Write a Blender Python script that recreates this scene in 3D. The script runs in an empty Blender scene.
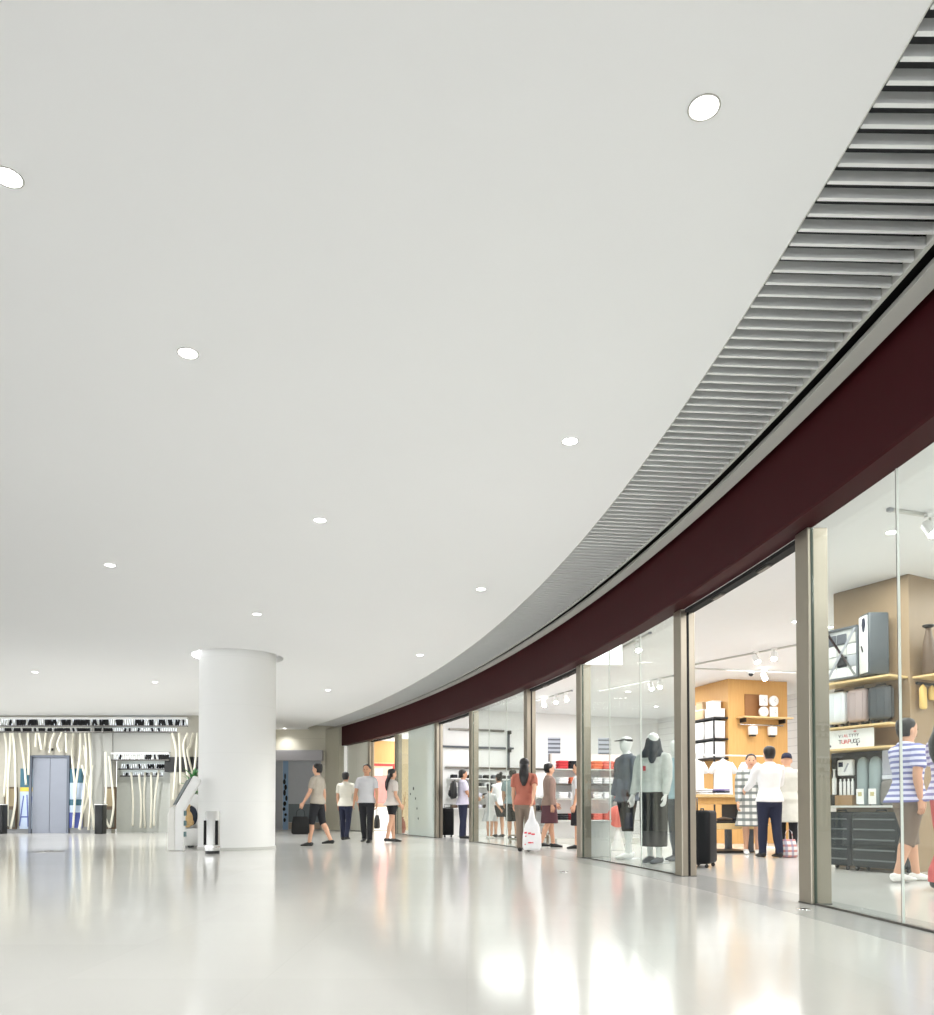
import bpy, bmesh, math, random
from mathutils import Vector, Matrix
random.seed(7)
SC = bpy.context.scene
COL = SC.collection
PI = math.pi
R = math.radians

# ------------------------------------------------------------------ camera model (934 x 1015)
F, PITCH, CY, HC = 800.0, R(1.5755), 786.82, 0.76
def ray(px, py):
    u, v = (px - 467) / F, -(py - CY) / F
    c, s = math.cos(PITCH), math.sin(PITCH)
    return Vector((u, c - v * s, s + v * c))
def at_z(px, py, z=0.0):
    d = ray(px, py); t = (z - HC) / d.z
    return Vector((d.x * t, d.y * t, z))
def at_y(px, py, Y):
    d = ray(px, py); t = Y / d.y
    return Vector((d.x * t, Y, HC + d.z * t))

# ------------------------------------------------------------------ shopfront curve
TH0, K0, K1, K2, X0 = -0.0379260345, 0.028422575, -0.00105997559, 3.70853509e-05, 2.85378666
def th(s): return TH0 + K0 * s + K1 * s * s / 2 + K2 * s ** 3 / 6
_N, _DS = 4600, 0.01
_cx, _cy = [], []
def _build_curve():
    x, y, s = X0, 1.5, 0.0
    fw = []
    for i in range(3900):
        fw.append((x, y))
        t = th(s + _DS / 2)
        x -= math.sin(t) * _DS; y += math.cos(t) * _DS; s += _DS
    return fw
_CV = _build_curve()
def cp(s, d=0.0, z=0.0):
    """point on the glass line at arc length s, moved d metres into the hall"""
    if s < 0:
        x, y, t = X0 + math.sin(TH0) * -s, 1.5 + math.cos(TH0) * s, TH0
    else:
        i = min(s / _DS, len(_CV) - 1.001); k = int(i); w = i - k
        x = _CV[k][0] * (1 - w) + _CV[k + 1][0] * w
        y = _CV[k][1] * (1 - w) + _CV[k + 1][1] * w
        t = th(s)
    return Vector((x - math.cos(t) * d, y - math.sin(t) * d, z))
def tang(s):
    t = th(max(s, 0)); return Vector((-math.sin(t), math.cos(t), 0))
def srange(a, b, step=0.25):
    n = max(1, int(math.ceil((b - a) / step))); return [a + (b - a) * i / n for i in range(n + 1)]
ZG, ZC = 3.018, 3.681

# ------------------------------------------------------------------ materials
_MC = {}
def srgb(r, g, b):
    f = lambda c: (c / 255 / 12.92) if c / 255 <= 0.04045 else ((c / 255 + 0.055) / 1.055) ** 2.4
    return (f(r), f(g), f(b), 1)
def mat(name, col, rough=0.6, metal=0.0, noise=0.04, nscale=8.0, bump=0.0, bscale=60.0, spec=0.5, sheen=0.0, coat=0.0):
    if name in _MC: return _MC[name]
    m = bpy.data.materials.new(name); m.use_nodes = True
    nt = m.node_tree; b = nt.nodes['Principled BSDF']
    b.inputs['Roughness'].default_value = rough; b.inputs['Metallic'].default_value = metal
    b.inputs['Specular IOR Level'].default_value = spec
    if sheen: b.inputs['Sheen Weight'].default_value = sheen
    if coat: b.inputs['Coat Weight'].default_value = coat
    tc = nt.nodes.new('ShaderNodeTexCoord')
    if noise:
        n = nt.nodes.new('ShaderNodeTexNoise'); n.inputs['Scale'].default_value = nscale; n.inputs['Detail'].default_value = 3
        nt.links.new(tc.outputs['Object'], n.inputs['Vector'])
        mx = nt.nodes.new('ShaderNodeMix'); mx.data_type = 'RGBA'
        mx.inputs['A'].default_value = tuple(c * (1 - noise) for c in col[:3]) + (1,)
        mx.inputs['B'].default_value = tuple(min(1, c * (1 + noise)) for c in col[:3]) + (1,)
        nt.links.new(n.outputs['Fac'], mx.inputs['Factor']); nt.links.new(mx.outputs['Result'], b.inputs['Base Color'])
    else: b.inputs['Base Color'].default_value = col
    if bump:
        n2 = nt.nodes.new('ShaderNodeTexNoise'); n2.inputs['Scale'].default_value = bscale
        nt.links.new(tc.outputs['Object'], n2.inputs['Vector'])
        bp = nt.nodes.new('ShaderNodeBump'); bp.inputs['Strength'].default_value = bump; bp.inputs['Distance'].default_value = 0.01
        nt.links.new(n2.outputs['Fac'], bp.inputs['Height']); nt.links.new(bp.outputs['Normal'], b.inputs['Normal'])
    _MC[name] = m; return m
def emis(name, col, strength):
    if name in _MC: return _MC[name]
    m = bpy.data.materials.new(name); m.use_nodes = True
    b = m.node_tree.nodes['Principled BSDF']
    b.inputs['Base Color'].default_value = (0.8, 0.8, 0.8, 1)
    b.inputs['Emission Color'].default_value = col; b.inputs['Emission Strength'].default_value = strength
    _MC[name] = m; return m
def bands(name, c1, c2, freq, axis='Z', duty=0.5, rough=0.75, c3=None, freq2=None, axis2='X', metal=0.0, bump=0.0):
    """two-colour stripes along an object axis; optional second set crossing them"""
    if name in _MC: return _MC[name]
    m = bpy.data.materials.new(name); m.use_nodes = True
    nt = m.node_tree; b = nt.nodes['Principled BSDF']; b.inputs['Roughness'].default_value = rough; b.inputs['Metallic'].default_value = metal
    tc = nt.nodes.new('ShaderNodeTexCoord'); sp = nt.nodes.new('ShaderNodeSeparateXYZ'); nt.links.new(tc.outputs['Object'], sp.inputs[0])
    def line(ax, fr, du):
        a = nt.nodes.new('ShaderNodeMath'); a.operation = 'MULTIPLY'; a.inputs[1].default_value = fr; nt.links.new(sp.outputs[ax], a.inputs[0])
        f = nt.nodes.new('ShaderNodeMath'); f.operation = 'FRACT'; nt.links.new(a.outputs[0], f.inputs[0])
        g = nt.nodes.new('ShaderNodeMath'); g.operation = 'LESS_THAN'; g.inputs[1].default_value = du; nt.links.new(f.outputs[0], g.inputs[0])
        return g
    g = line(axis, freq, duty)
    mx = nt.nodes.new('ShaderNodeMix'); mx.data_type = 'RGBA'; mx.inputs['A'].default_value = c1; mx.inputs['B'].default_value = c2
    nt.links.new(g.outputs[0], mx.inputs['Factor']); out = mx
    if c3:
        g2 = line(axis2, freq2, duty)
        m2 = nt.nodes.new('ShaderNodeMix'); m2.data_type = 'RGBA'; m2.inputs['B'].default_value = c3
        h = nt.nodes.new('ShaderNodeMath'); h.operation = 'MULTIPLY'; h.inputs[1].default_value = 0.6; nt.links.new(g2.outputs[0], h.inputs[0])
        nt.links.new(mx.outputs['Result'], m2.inputs['A']); nt.links.new(h.outputs[0], m2.inputs['Factor']); out = m2
    nt.links.new(out.outputs['Result'], b.inputs['Base Color'])
    if bump:
        bp = nt.nodes.new('ShaderNodeBump'); bp.inputs['Strength'].default_value = bump; bp.inputs['Distance'].default_value = 0.01
        nt.links.new(g.outputs[0], bp.inputs['Height']); nt.links.new(bp.outputs['Normal'], b.inputs['Normal'])
    _MC[name] = m; return m
def wood(name, c1, c2, scale=1.0, rough=0.5):
    if name in _MC: return _MC[name]
    m = bpy.data.materials.new(name); m.use_nodes = True
    nt = m.node_tree; b = nt.nodes['Principled BSDF']; b.inputs['Roughness'].default_value = rough
    tc = nt.nodes.new('ShaderNodeTexCoord'); mp = nt.nodes.new('ShaderNodeMapping'); mp.inputs['Scale'].default_value = (14 * scale, 14 * scale, 0.7 * scale)
    n = nt.nodes.new('ShaderNodeTexNoise'); n.inputs['Scale'].default_value = 3; n.inputs['Detail'].default_value = 4
    nt.links.new(tc.outputs['Object'], mp.inputs[0]); nt.links.new(mp.outputs[0], n.inputs['Vector'])
    mx = nt.nodes.new('ShaderNodeMix'); mx.data_type = 'RGBA'; mx.inputs['A'].default_value = c1; mx.inputs['B'].default_value = c2
    nt.links.new(n.outputs['Fac'], mx.inputs['Factor']); nt.links.new(mx.outputs['Result'], b.inputs['Base Color'])
    _MC[name] = m; return m
def glass(name, tint=(0.955, 0.985, 0.97, 1), refl=1.0):
    if name in _MC: return _MC[name]
    m = bpy.data.materials.new(name); m.use_nodes = True; nt = m.node_tree
    nt.nodes.remove(nt.nodes['Principled BSDF']); out = nt.nodes['Material Output']
    t = nt.nodes.new('ShaderNodeBsdfTransparent'); t.inputs[0].default_value = tint
    g = nt.nodes.new('ShaderNodeBsdfGlossy'); g.inputs['Roughness'].default_value = 0.01
    fr = nt.nodes.new('ShaderNodeFresnel'); fr.inputs['IOR'].default_value = 1.45
    ml = nt.nodes.new('ShaderNodeMath'); ml.operation = 'MULTIPLY'; ml.inputs[1].default_value = refl
    mx = nt.nodes.new('ShaderNodeMixShader')
    ge = nt.nodes.new('ShaderNodeNewGeometry'); mi = nt.nodes.new('ShaderNodeMix')
    mi.inputs['A'].default_value = 1.45; mi.inputs['B'].default_value = 1 / 1.45
    nt.links.new(ge.outputs['Backfacing'], mi.inputs['Factor']); nt.links.new(mi.outputs['Result'], fr.inputs['IOR'])
    nt.links.new(fr.outputs[0], ml.inputs[0]); nt.links.new(ml.outputs[0], mx.inputs[0])
    nt.links.new(t.outputs[0], mx.inputs[1]); nt.links.new(g.outputs[0], mx.inputs[2]); nt.links.new(mx.outputs[0], out.inputs[0])
    _MC[name] = m; return m
def frosted(name, col, alpha=0.75):
    if name in _MC: return _MC[name]
    m = bpy.data.materials.new(name); m.use_nodes = True; nt = m.node_tree
    b = nt.nodes['Principled BSDF']; b.inputs['Base Color'].default_value = col; b.inputs['Roughness'].default_value = 0.25
    b.inputs['Alpha'].default_value = alpha
    _MC[name] = m; return m

W_CEIL = mat('ceiling_paint', (0.882, 0.888, 0.905, 1), 0.8, noise=0.012, nscale=0.6)
W_WALL = mat('white_paint', (0.84, 0.84, 0.82, 1), 0.6, noise=0.02, nscale=1.5)
W_SHOP = mat('shop_white', (0.86, 0.86, 0.86, 1), 0.5, noise=0.02, nscale=2)
STEEL = mat('brushed_steel', srgb(158, 151, 138), 0.34, 0.9, noise=0.06, nscale=5)
STEEL_D = mat('dark_steel', srgb(110, 108, 104), 0.35, 1.0, noise=0.1)
CHROME = mat('chrome', srgb(215, 215, 215), 0.12, 1.0, noise=0.02)
BLACK = mat('black_plastic', srgb(22, 23, 25), 0.45, noise=0.1)
BLACKM = mat('matte_black', srgb(10, 10, 11), 0.8, noise=0.1)
MAROON = mat('maroon_panel', srgb(55, 13, 18), 0.5, 0.0, noise=0.06, nscale=0.8, spec=0.10)
SLAT = mat('grille_aluminium', srgb(236, 238, 238), 0.36, 0.18, noise=0.03)
GREENG = mat('dark_green_edge', srgb(44, 62, 50), 0.3, noise=0)
LIGHTGREY = mat('light_grey_paint', srgb(205, 205, 200), 0.5, noise=0.03)
GREY = mat('mid_grey_paint', srgb(165, 168, 175), 0.45, noise=0.04)
GLASS = glass('shop_glass', refl=0.7)
FROST = frosted('frosted_green_glass', srgb(205, 216, 210), 0.72)
FROSTC = frosted('frosted_cream_glass', srgb(225, 226, 216), 0.8)
OAK = wood('oak', srgb(216, 172, 108), srgb(196, 146, 84))
OAKP = wood('pale_oak', srgb(228, 200, 150), srgb(210, 180, 125))
TAUPE = wood('taupe_wood', srgb(160, 138, 110), srgb(140, 118, 92), 0.7)
WHITE = mat('white_plastic', (0.86, 0.86, 0.85, 1), 0.35, noise=0.02)
WHITEC = mat('white_cloth', (0.84, 0.84, 0.86, 1), 0.9, noise=0.05, nscale=12, bump=0.25, bscale=25)
GREYC = mat('grey_cloth', srgb(92, 96, 104), 0.9, noise=0.2, nscale=18, bump=0.3, bscale=25)
DARKC = mat('dark_cloth', srgb(34, 35, 40), 0.9, noise=0.15, nscale=14, bump=0.2, bscale=25)
NAVY = mat('navy_cloth', srgb(33, 38, 62), 0.85, noise=0.12, nscale=12, bump=0.2, bscale=30)
SKIN = mat('skin', srgb(214, 166, 138), 0.55, noise=0.04)
SKIN2 = mat('tan_skin', srgb(196, 146, 116), 0.55, noise=0.04)
HAIR = mat('black_hair', srgb(24, 21, 22), 0.45, noise=0.2, nscale=40)
EYE = mat('eye_dark', srgb(30, 22, 20), 0.3, noise=0)
LIP = mat('lip', srgb(170, 95, 90), 0.5, noise=0)

# ------------------------------------------------------------------ mesh builder
class MB:
    def __init__(s): s.bm = bmesh.new()
    def box(s, c, size, rz=0.0, M=None):
        c = Vector(c); hx, hy, hz = size[0] / 2, size[1] / 2, size[2] / 2
        rot = Matrix.Rotation(rz, 3, 'Z') if M is None else M
        vs = [s.bm.verts.new(c + rot @ Vector((x * hx, y * hy, z * hz))) for x in (-1, 1) for y in (-1, 1) for z in (-1, 1)]
        for f in ((0, 1, 3, 2), (4, 6, 7, 5), (0, 4, 5, 1), (2, 3, 7, 6), (0, 2, 6, 4), (1, 5, 7, 3)): s.bm.faces.new([vs[i] for i in f])
        return s
    def loft(s, st, n=14, cap=True, sq=1.0):
        """st: list of (centre, rx, ry[, right]) ellipses joined into a closed tube; sq<1 makes the sections squarer"""
        rings = []; m = len(st)
        for i, q in enumerate(st):
            c = Vector(q[0]); a = Vector(st[max(0, i - 1)][0]); b = Vector(st[min(m - 1, i + 1)][0])
            t = (b - a); t = t.normalized() if t.length > 1e-9 else Vector((0, 0, 1))
            rt = Vector(q[3]) if len(q) > 3 else Vector((1, 0, 0))
            if abs(rt.dot(t)) > 0.95: rt = Vector((0, 1, 0))
            rt = (rt - t * rt.dot(t)).normalized(); up = t.cross(rt)
            ring = []
            for k in range(n):
                a_ = 2 * PI * k / n; cx, sx = math.cos(a_), math.sin(a_)
                if sq != 1: cx = math.copysign(abs(cx) ** sq, cx); sx = math.copysign(abs(sx) ** sq, sx)
                ring.append(s.bm.verts.new(c + rt * q[1] * cx + up * q[2] * sx))
            rings.append(ring)
        for i in range(m - 1):
            for k in range(n):
                s.bm.faces.new((rings[i][k], rings[i][(k + 1) % n], rings[i + 1][(k + 1) % n], rings[i + 1][k]))
        if cap:
            s.bm.faces.new(list(reversed(rings[0]))); s.bm.faces.new(rings[-1])
        return s
    def cyl(s, p0, p1, r0, r1=None, n=20):
        return s.loft([(p0, r0, r0), (p1, r0 if r1 is None else r1, r0 if r1 is None else r1)], n)
    def tube(s, pts, r, n=8):
        return s.loft([(p, r, r) for p in pts], n)
    def ball(s, c, rx, ry, rz, nu=16, nv=10):
        c = Vector(c); rows = []
        for i in range(1, nv):
            a = PI * i / nv - PI / 2
            rows.append([s.bm.verts.new(c + Vector((rx * math.cos(a) * math.cos(2 * PI * k / nu), ry * math.cos(a) * math.sin(2 * PI * k / nu), rz * math.sin(a)))) for k in range(nu)])
        b = s.bm.verts.new(c - Vector((0, 0, rz))); t = s.bm.verts.new(c + Vector((0, 0, rz)))
        for k in range(nu):
            s.bm.faces.new((b, rows[0][(k + 1) % nu], rows[0][k])); s.bm.faces.new((t, rows[-1][k], rows[-1][(k + 1) % nu]))
            for i in range(len(rows) - 1): s.bm.faces.new((rows[i][k], rows[i][(k + 1) % nu], rows[i + 1][(k + 1) % nu], rows[i + 1][k]))
        return s
    def lathe(s, prof, c=(0, 0, 0), n=32, closed=False):
        """prof: (radius, z) list spun about the vertical through c"""
        c = Vector(c); rows = []
        for r, z in prof:
            if r < 1e-5: rows.append([s.bm.verts.new(c + Vector((0, 0, z)))])
            else: rows.append([s.bm.verts.new(c + Vector((r * math.cos(2 * PI * k / n), r * math.sin(2 * PI * k / n), z))) for k in range(n)])
        pr = list(zip(rows, rows[1:])) + ([(rows[-1], rows[0])] if closed else [])
        for a, b in pr:
            for k in range(n):
                k2 = (k + 1) % n
                if len(a) == 1 and len(b) == 1: continue
                if len(a) == 1: s.bm.faces.new((a[0], b[k2], b[k]))
                elif len(b) == 1: s.bm.faces.new((a[k], a[k2], b[0]))
                else: s.bm.faces.new((a[k], a[k2], b[k2], b[k]))
        return s
    def prism(s, poly, off):
        """poly: 3-D outline, off: thickness vector"""
        off = Vector(off); a = [s.bm.verts.new(Vector(p)) for p in poly]; b = [s.bm.verts.new(Vector(p) + off) for p in poly]
        s.bm.faces.new(a); s.bm.faces.new(list(reversed(b)))
        for i in range(len(a)): j = (i + 1) % len(a); s.bm.faces.new((a[i], b[i], b[j], a[j]))
        return s
    def sweep(s, sect, s0, s1, step=0.25, cap=True):
        """sect: closed list of (d, z) swept along the shopfront curve"""
        rings = [[s.bm.verts.new(cp(q, d, z)) for d, z in sect] for q in srange(s0, s1, step)]
        n = len(sect)
        for a, b in zip(rings, rings[1:]):
            for k in range(n): s.bm.faces.new((a[k], a[(k + 1) % n], b[(k + 1) % n], b[k]))
        if cap: s.bm.faces.new(list(reversed(rings[0]))); s.bm.faces.new(rings[-1])
        return s
    def rbox(s, c, size, r=0.03, rz=0.0, n=5):
        """box with rounded vertical corners and eased rims"""
        hx, hy, hz = size[0] / 2, size[1] / 2, size[2] / 2; r = min(r, hx * .99, hy * .99); rot = Matrix.Rotation(rz, 3, 'Z'); c = Vector(c)
        def out(e):
            o = []
            for sx, sy, a0 in ((1, 1, 0), (-1, 1, PI / 2), (-1, -1, PI), (1, -1, 1.5 * PI)):
                for k in range(n + 1):
                    a = a0 + PI / 2 * k / n
                    o.append(((sx * (hx - r)) + (r - e) * math.cos(a), (sy * (hy - r)) + (r - e) * math.sin(a)))
            return o
        e = min(r * .5, hz * .5); lv = [(e, -hz), (e * .3, -hz + e * .4), (0, -hz + e), (0, hz - e), (e * .3, hz - e * .4), (e, hz)]
        rows = [[s.bm.verts.new(c + rot @ Vector((x, y, z))) for x, y in out(ee)] for ee, z in lv]
        m = len(rows[0])
        for a, b in zip(rows, rows[1:]):
            for k in range(m): s.bm.faces.new((a[k], a[(k + 1) % m], b[(k + 1) % m], b[k]))
        s.bm.faces.new(list(reversed(rows[0]))); s.bm.faces.new(rows[-1]); return s
    def build(s, name, m, parent=None, smooth=False, bevel=0.0, label=None, loc=None, rz=0.0, remesh=0.0, sm_it=0):
        bmesh.ops.recalc_face_normals(s.bm, faces=s.bm.faces)
        me = bpy.data.meshes.new(name); s.bm.to_mesh(me); s.bm.free()
        o = bpy.data.objects.new(name, me); COL.objects.link(o)
        if remesh:
            md = o.modifiers.new('r', 'REMESH'); md.mode = 'VOXEL'; md.voxel_size = remesh
            if sm_it: sm = o.modifiers.new('s', 'SMOOTH'); sm.iterations = sm_it; sm.factor = 0.5
            dg = bpy.context.evaluated_depsgraph_get(); me2 = bpy.data.meshes.new_from_object(o.evaluated_get(dg))
            o.modifiers.clear(); o.data = me2; bpy.data.meshes.remove(me); me = me2; me.name = name; smooth = True
        for x in (m if isinstance(m, (list, tuple)) else [m]): me.materials.append(x)
        if smooth: me.shade_smooth()
        if smooth == 'auto': me.set_sharp_from_angle(angle=R(35))
        if bevel:
            b = o.modifiers.new('bevel', 'BEVEL'); b.width = bevel; b.segments = 2; b.limit_method = 'ANGLE'
        if parent is not None: o.parent = parent
        if loc is not None: o.location = loc
        o.rotation_euler.z = rz
        if label: o['label'] = label
        return o
def thing(name, label, cat, loc=(0, 0, 0), rz=0.0, group=None):
    o = bpy.data.objects.new(name, None); COL.objects.link(o); o.empty_display_size = 0.1
    o.location = loc; o.rotation_euler.z = rz
    return tag(o, label, cat, group)
def tag(o, label=None, cat=None, group=None, kind=None):
    if label: o['label'] = label
    if cat: o['category'] = cat
    if group: o['group'] = group
    if kind: o['kind'] = kind
    return o
def struct(name, mb, m, parent=None, **k):
    o = mb.build(name, m, parent, **k); 
    if parent is None: o['kind'] = 'structure'
    return o
def sroot(name, loc=(0, 0, 0), rz=0.0):
    o = bpy.data.objects.new(name, None); COL.objects.link(o); o.location = loc; o.rotation_euler.z = rz; o['kind'] = 'structure'; return o
def dup(root, loc, rz, label, group=None):
    r = root.copy(); COL.objects.link(r); r.location = loc; r.rotation_euler = (0, 0, rz); r['label'] = label
    if group: r['group'] = group
    for ch in list(root.children):
        c = ch.copy(); COL.objects.link(c); c.parent = r
        for g in list(ch.children):
            d = g.copy(); COL.objects.link(d); d.parent = c
    return r
def text_mesh(body, size, name, m, parent, loc, rot, extrude=0.002, align='CENTER', label=None):
    cu = bpy.data.curves.new(name, 'FONT'); cu.body = body; cu.size = size; cu.extrude = extrude; cu.align_x = align
    t = bpy.data.objects.new(name, cu); COL.objects.link(t)
    dg = bpy.context.evaluated_depsgraph_get(); me = bpy.data.meshes.new_from_object(t.evaluated_get(dg))
    bpy.data.objects.remove(t); bpy.data.curves.remove(cu)
    o = bpy.data.objects.new(name, me); COL.objects.link(o); me.materials.append(m); o.parent = parent; o.location = loc; o.rotation_euler = rot
    if label: o['label'] = label
    return o

# ================================================================== SETTING
def floor_mat():
    m = bpy.data.materials.new('polished_tile'); m.use_nodes = True
    nt = m.node_tree; b = nt.nodes['Principled BSDF']
    tc = nt.nodes.new('ShaderNodeTexCoord')
    br = nt.nodes.new('ShaderNodeTexBrick'); br.offset = 0.0
    br.inputs['Scale'].default_value = 1.0; br.inputs['Brick Width'].default_value = 0.9; br.inputs['Row Height'].default_value = 0.9
    br.inputs['Mortar Size'].default_value = 0.0025; br.inputs['Mortar Smooth'].default_value = 0.1
    br.inputs['Color1'].default_value = (0.69, 0.682, 0.648, 1); br.inputs['Color2'].default_value = (0.715, 0.707, 0.672, 1); br.inputs['Mortar'].default_value = (0.675, 0.667, 0.632, 1)
    n = nt.nodes.new('ShaderNodeTexNoise'); n.inputs['Scale'].default_value = 0.6; n.inputs['Detail'].default_value = 5
    nt.links.new(tc.outputs['Object'], br.inputs['Vector']); nt.links.new(tc.outputs['Object'], n.inputs['Vector'])
    mx = nt.nodes.new('ShaderNodeMix'); mx.data_type = 'RGBA'; mx.blend_type = 'MULTIPLY'; mx.inputs['Factor'].default_value = 1
    rp = nt.nodes.new('ShaderNodeValToRGB'); rp.color_ramp.elements[0].color = (0.95, 0.95, 0.95, 1); rp.color_ramp.elements[1].color = (1, 1, 1, 1)
    nt.links.new(n.outputs['Fac'], rp.inputs[0]); nt.links.new(br.outputs['Color'], mx.inputs['A']); nt.links.new(rp.outputs[0], mx.inputs['B'])
    nt.links.new(mx.outputs['Result'], b.inputs['Base Color'])
    b.inputs['Roughness'].default_value = 0.13; b.inputs['IOR'].default_value = 1.45
    return m
FLOORM = floor_mat()
GREYSTONE = mat('grey_stone', (0.50, 0.50, 0.485, 1), 0.16, noise=0.05, nscale=6)
struct('floor', MB().box((-2, 14, -0.1), (52, 52, 0.2)), FLOORM)
struct('trim_1', MB().sweep([(0.40, 0.0), (0.40, 0.0015), (-0.30, 0.0015), (-0.30, 0.0)], -4, 28.4), GREYSTONE)

COLR = 0.712; COLC = at_z(236.8, 850.5, 0); COLC = Vector((COLC.x * (COLC.y + COLR) / COLC.y, COLC.y + COLR, 0))
GEND = 28.4; YB, YL, XR = 29.4, 25.0, -7.2
# hall ceiling: one sheet with a round opening for the column, its edges turned up
def ceiling():
    mb = MB(); bm = mb.bm
    edge = [cp(s, 1.199, ZC) for s in srange(-10, 29.3, 0.25)]
    edge = [p for p in edge if p.y < YB]
    outer = edge + [Vector((edge[-1].x, YB, ZC)), Vector((-26, YB, ZC)), Vector((-26, -9, ZC)), Vector((edge[0].x, -9, ZC))]
    ring = [Vector((COLC.x + 0.845 * math.cos(2 * PI * k / 64), COLC.y + 0.845 * math.sin(2 * PI * k / 64), ZC)) for k in range(64)]
    es = []; loops = []
    for pts in (outer, ring):
        vs = [bm.verts.new(p) for p in pts]; loops.append(vs)
        es += [bm.edges.new((vs[i], vs[(i + 1) % len(vs)])) for i in range(len(vs))]
    bmesh.ops.triangle_fill(bm, edges=es, use_beauty=True)
    for vs, h in zip(loops, (0.24, 0.12)):
        up = [bm.verts.new(v.co + Vector((0, 0, h))) for v in vs]
        for i in range(len(vs)): j = (i + 1) % len(vs); bm.faces.new((vs[i], vs[j], up[j], up[i]))
        if h < .2: bm.faces.new(up)
    return mb
struct('ceiling', ceiling(), W_CEIL)
struct('ceiling_slab', MB().box((-2, 14, 4.05), (52, 52, 0.2)), mat('plenum_dark', srgb(58, 60, 62), .9))
struct('ceiling_shop', MB().sweep([(-0.06, 3.60), (-0.06, 3.66), (-8.1, 3.66), (-8.1, 3.60)], -4, GEND, 0.5), mat('shop_ceiling', (0.80, 0.80, 0.81, 1), 0.8, noise=0.01))
struct('wall_shop_back', MB().sweep([(-8.0, 0), (-8.0, 3.66), (-8.2, 3.66), (-8.2, 0)], -4, GEND, 0.5),
       bands('slat_wall', (0.84, 0.84, 0.84, 1), (0.62, 0.62, 0.63, 1), 5.2, 'Z', 0.07, 0.45))
def cross_wall(name, s, d0, d1, m, t=0.1, h=3.6):
    a = th(s); c = cp(s, (d0 + d1) / 2, h / 2)
    return struct(name, MB().box(c, (abs(d1 - d0), t, h), a), m)
cross_wall('wall_shop_divider', 21.4, -0.45, -8, W_SHOP)
cross_wall('wall_shop_end', 28.36, -0.1, -8, W_SHOP)
cross_wall('wall_shop_near', -3.9, -0.1, -8, W_SHOP)

# back walls
CREAM = bands('cream_panels', srgb(214, 210, 194), srgb(196, 192, 176), 2.1, 'Z', 0.03, 0.5)
ex = cp(28.4, 0.1).x
struct('wall_back', MB().box(((XR + ex) / 2, YB + 0.1, 2.0), (ex - XR, 0.2, 4.0)), CREAM)
struct('wall_return', MB().box((XR - 0.1, (YL + YB) / 2, 2.0), (0.2, YB - YL + .4, 4.0)), CREAM)
# short beige wall turning from the back wall to the end of the red fascia
e0 = at_y(325.5, 740, YB)
struct('wall_corner', MB().prism([(e0.x, YB - .01, 0), (ex - .16, 28.62, 0), (ex, 28.72, 0), (ex, YB - .01, 0)], (0, 0, ZC)), mat('beige_wall', srgb(196, 192, 176), 0.55, noise=0.03))
GREYW = mat('lobby_wall', srgb(176, 177, 173), 0.4, noise=0.05, nscale=1.2)
BRICKY = mat('lobby_stone', srgb(178, 174, 162), 0.45, noise=0.14, nscale=3.5)
LX0, LX1 = -26.0, XR
A0, A1 = at_y(112, 800, YL).x, at_y(170, 800, YL).x      # mirrored alcove opening
zt = at_y(140, 752, YL).z
struct('wall_lobby', MB().box(((LX0 + A0) / 2, YL + 0.15, 2.0), (A0 - LX0, 0.3, 4.0)), BRICKY)
struct('wall_lobby_side', MB().box(((A1 + LX1) / 2, YL + 0.15, 2.0), (LX1 - A1, 0.3, 4.0)), BRICKY)
struct('wall_lobby_header', MB().box(((A0 + A1) / 2, YL + 0.15, (4 + zt) / 2), (A1 - A0, 0.3, 4 - zt)), GREYW)
struct('wall_lobby_recess', MB().box(((A0 + A1) / 2, YL + 1.1, 1.6), (A1 - A0 + .6, 0.2, 3.4)), mat('recess_wall', srgb(205, 208, 202), 0.22, noise=0.05))
px, pz = at_y(92, 770, YL), at_y(112, 735, YL)
struct('wall_panel', MB().box(((px.x + A0) / 2, YL - 0.02, (pz.z) / 2 + .2), (A0 - px.x, 0.06, pz.z + .4)), GREYW)
struct('baseboard_lobby', MB().box(((LX0 + at_y(32, 830, YL).x) / 2, YL - 0.02, 0.10), (at_y(32, 830, YL).x - LX0, 0.05, 0.2)), mat('grey_skirting', srgb(140, 142, 145), 0.4))
struct('baseboard_lobby_far', MB().box(((at_y(69.5, 830, YL).x + at_y(96, 830, YL).x) / 2, YL - 0.02, 0.10), (at_y(96, 830, YL).x - at_y(69.5, 830, YL).x, 0.05, 0.2)), _MC['grey_skirting'])

# lift door: frame and two leaves
ELEV = mat('lift_grey', srgb(142, 147, 159), 0.4, 0.25, noise=0.03)
a, b = at_y(33, 800, YL), at_y(68, 800, YL); ztop = at_y(50, 757.5, YL).z
d1 = sroot('door_1', ((a.x + b.x) / 2, YL, 0)); w = b.x - a.x
for sx in (-1, 1): MB().box((sx * w / 4, -0.03, ztop / 2), (w / 2 - 0.012, 0.04, ztop)).build('door_leaf', ELEV, d1, bevel=.004)
f = MB()
for sx in (-1, 1): f.box((sx * (w / 2 + 0.04), -0.05, ztop / 2 + .03), (0.08, 0.12, ztop + .06))
f.box((0, -0.05, ztop + 0.03), (w, 0.12, 0.07)); f.build('door_frame', mat('lift_frame', srgb(98, 104, 116), 0.35, 0.4), d1, bevel=.006)
MB().box((0, -0.04, ztop + 0.25), (0.14, 0.05, 0.07)).build('floor_indicator', BLACK, d1, bevel=.008)

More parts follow.
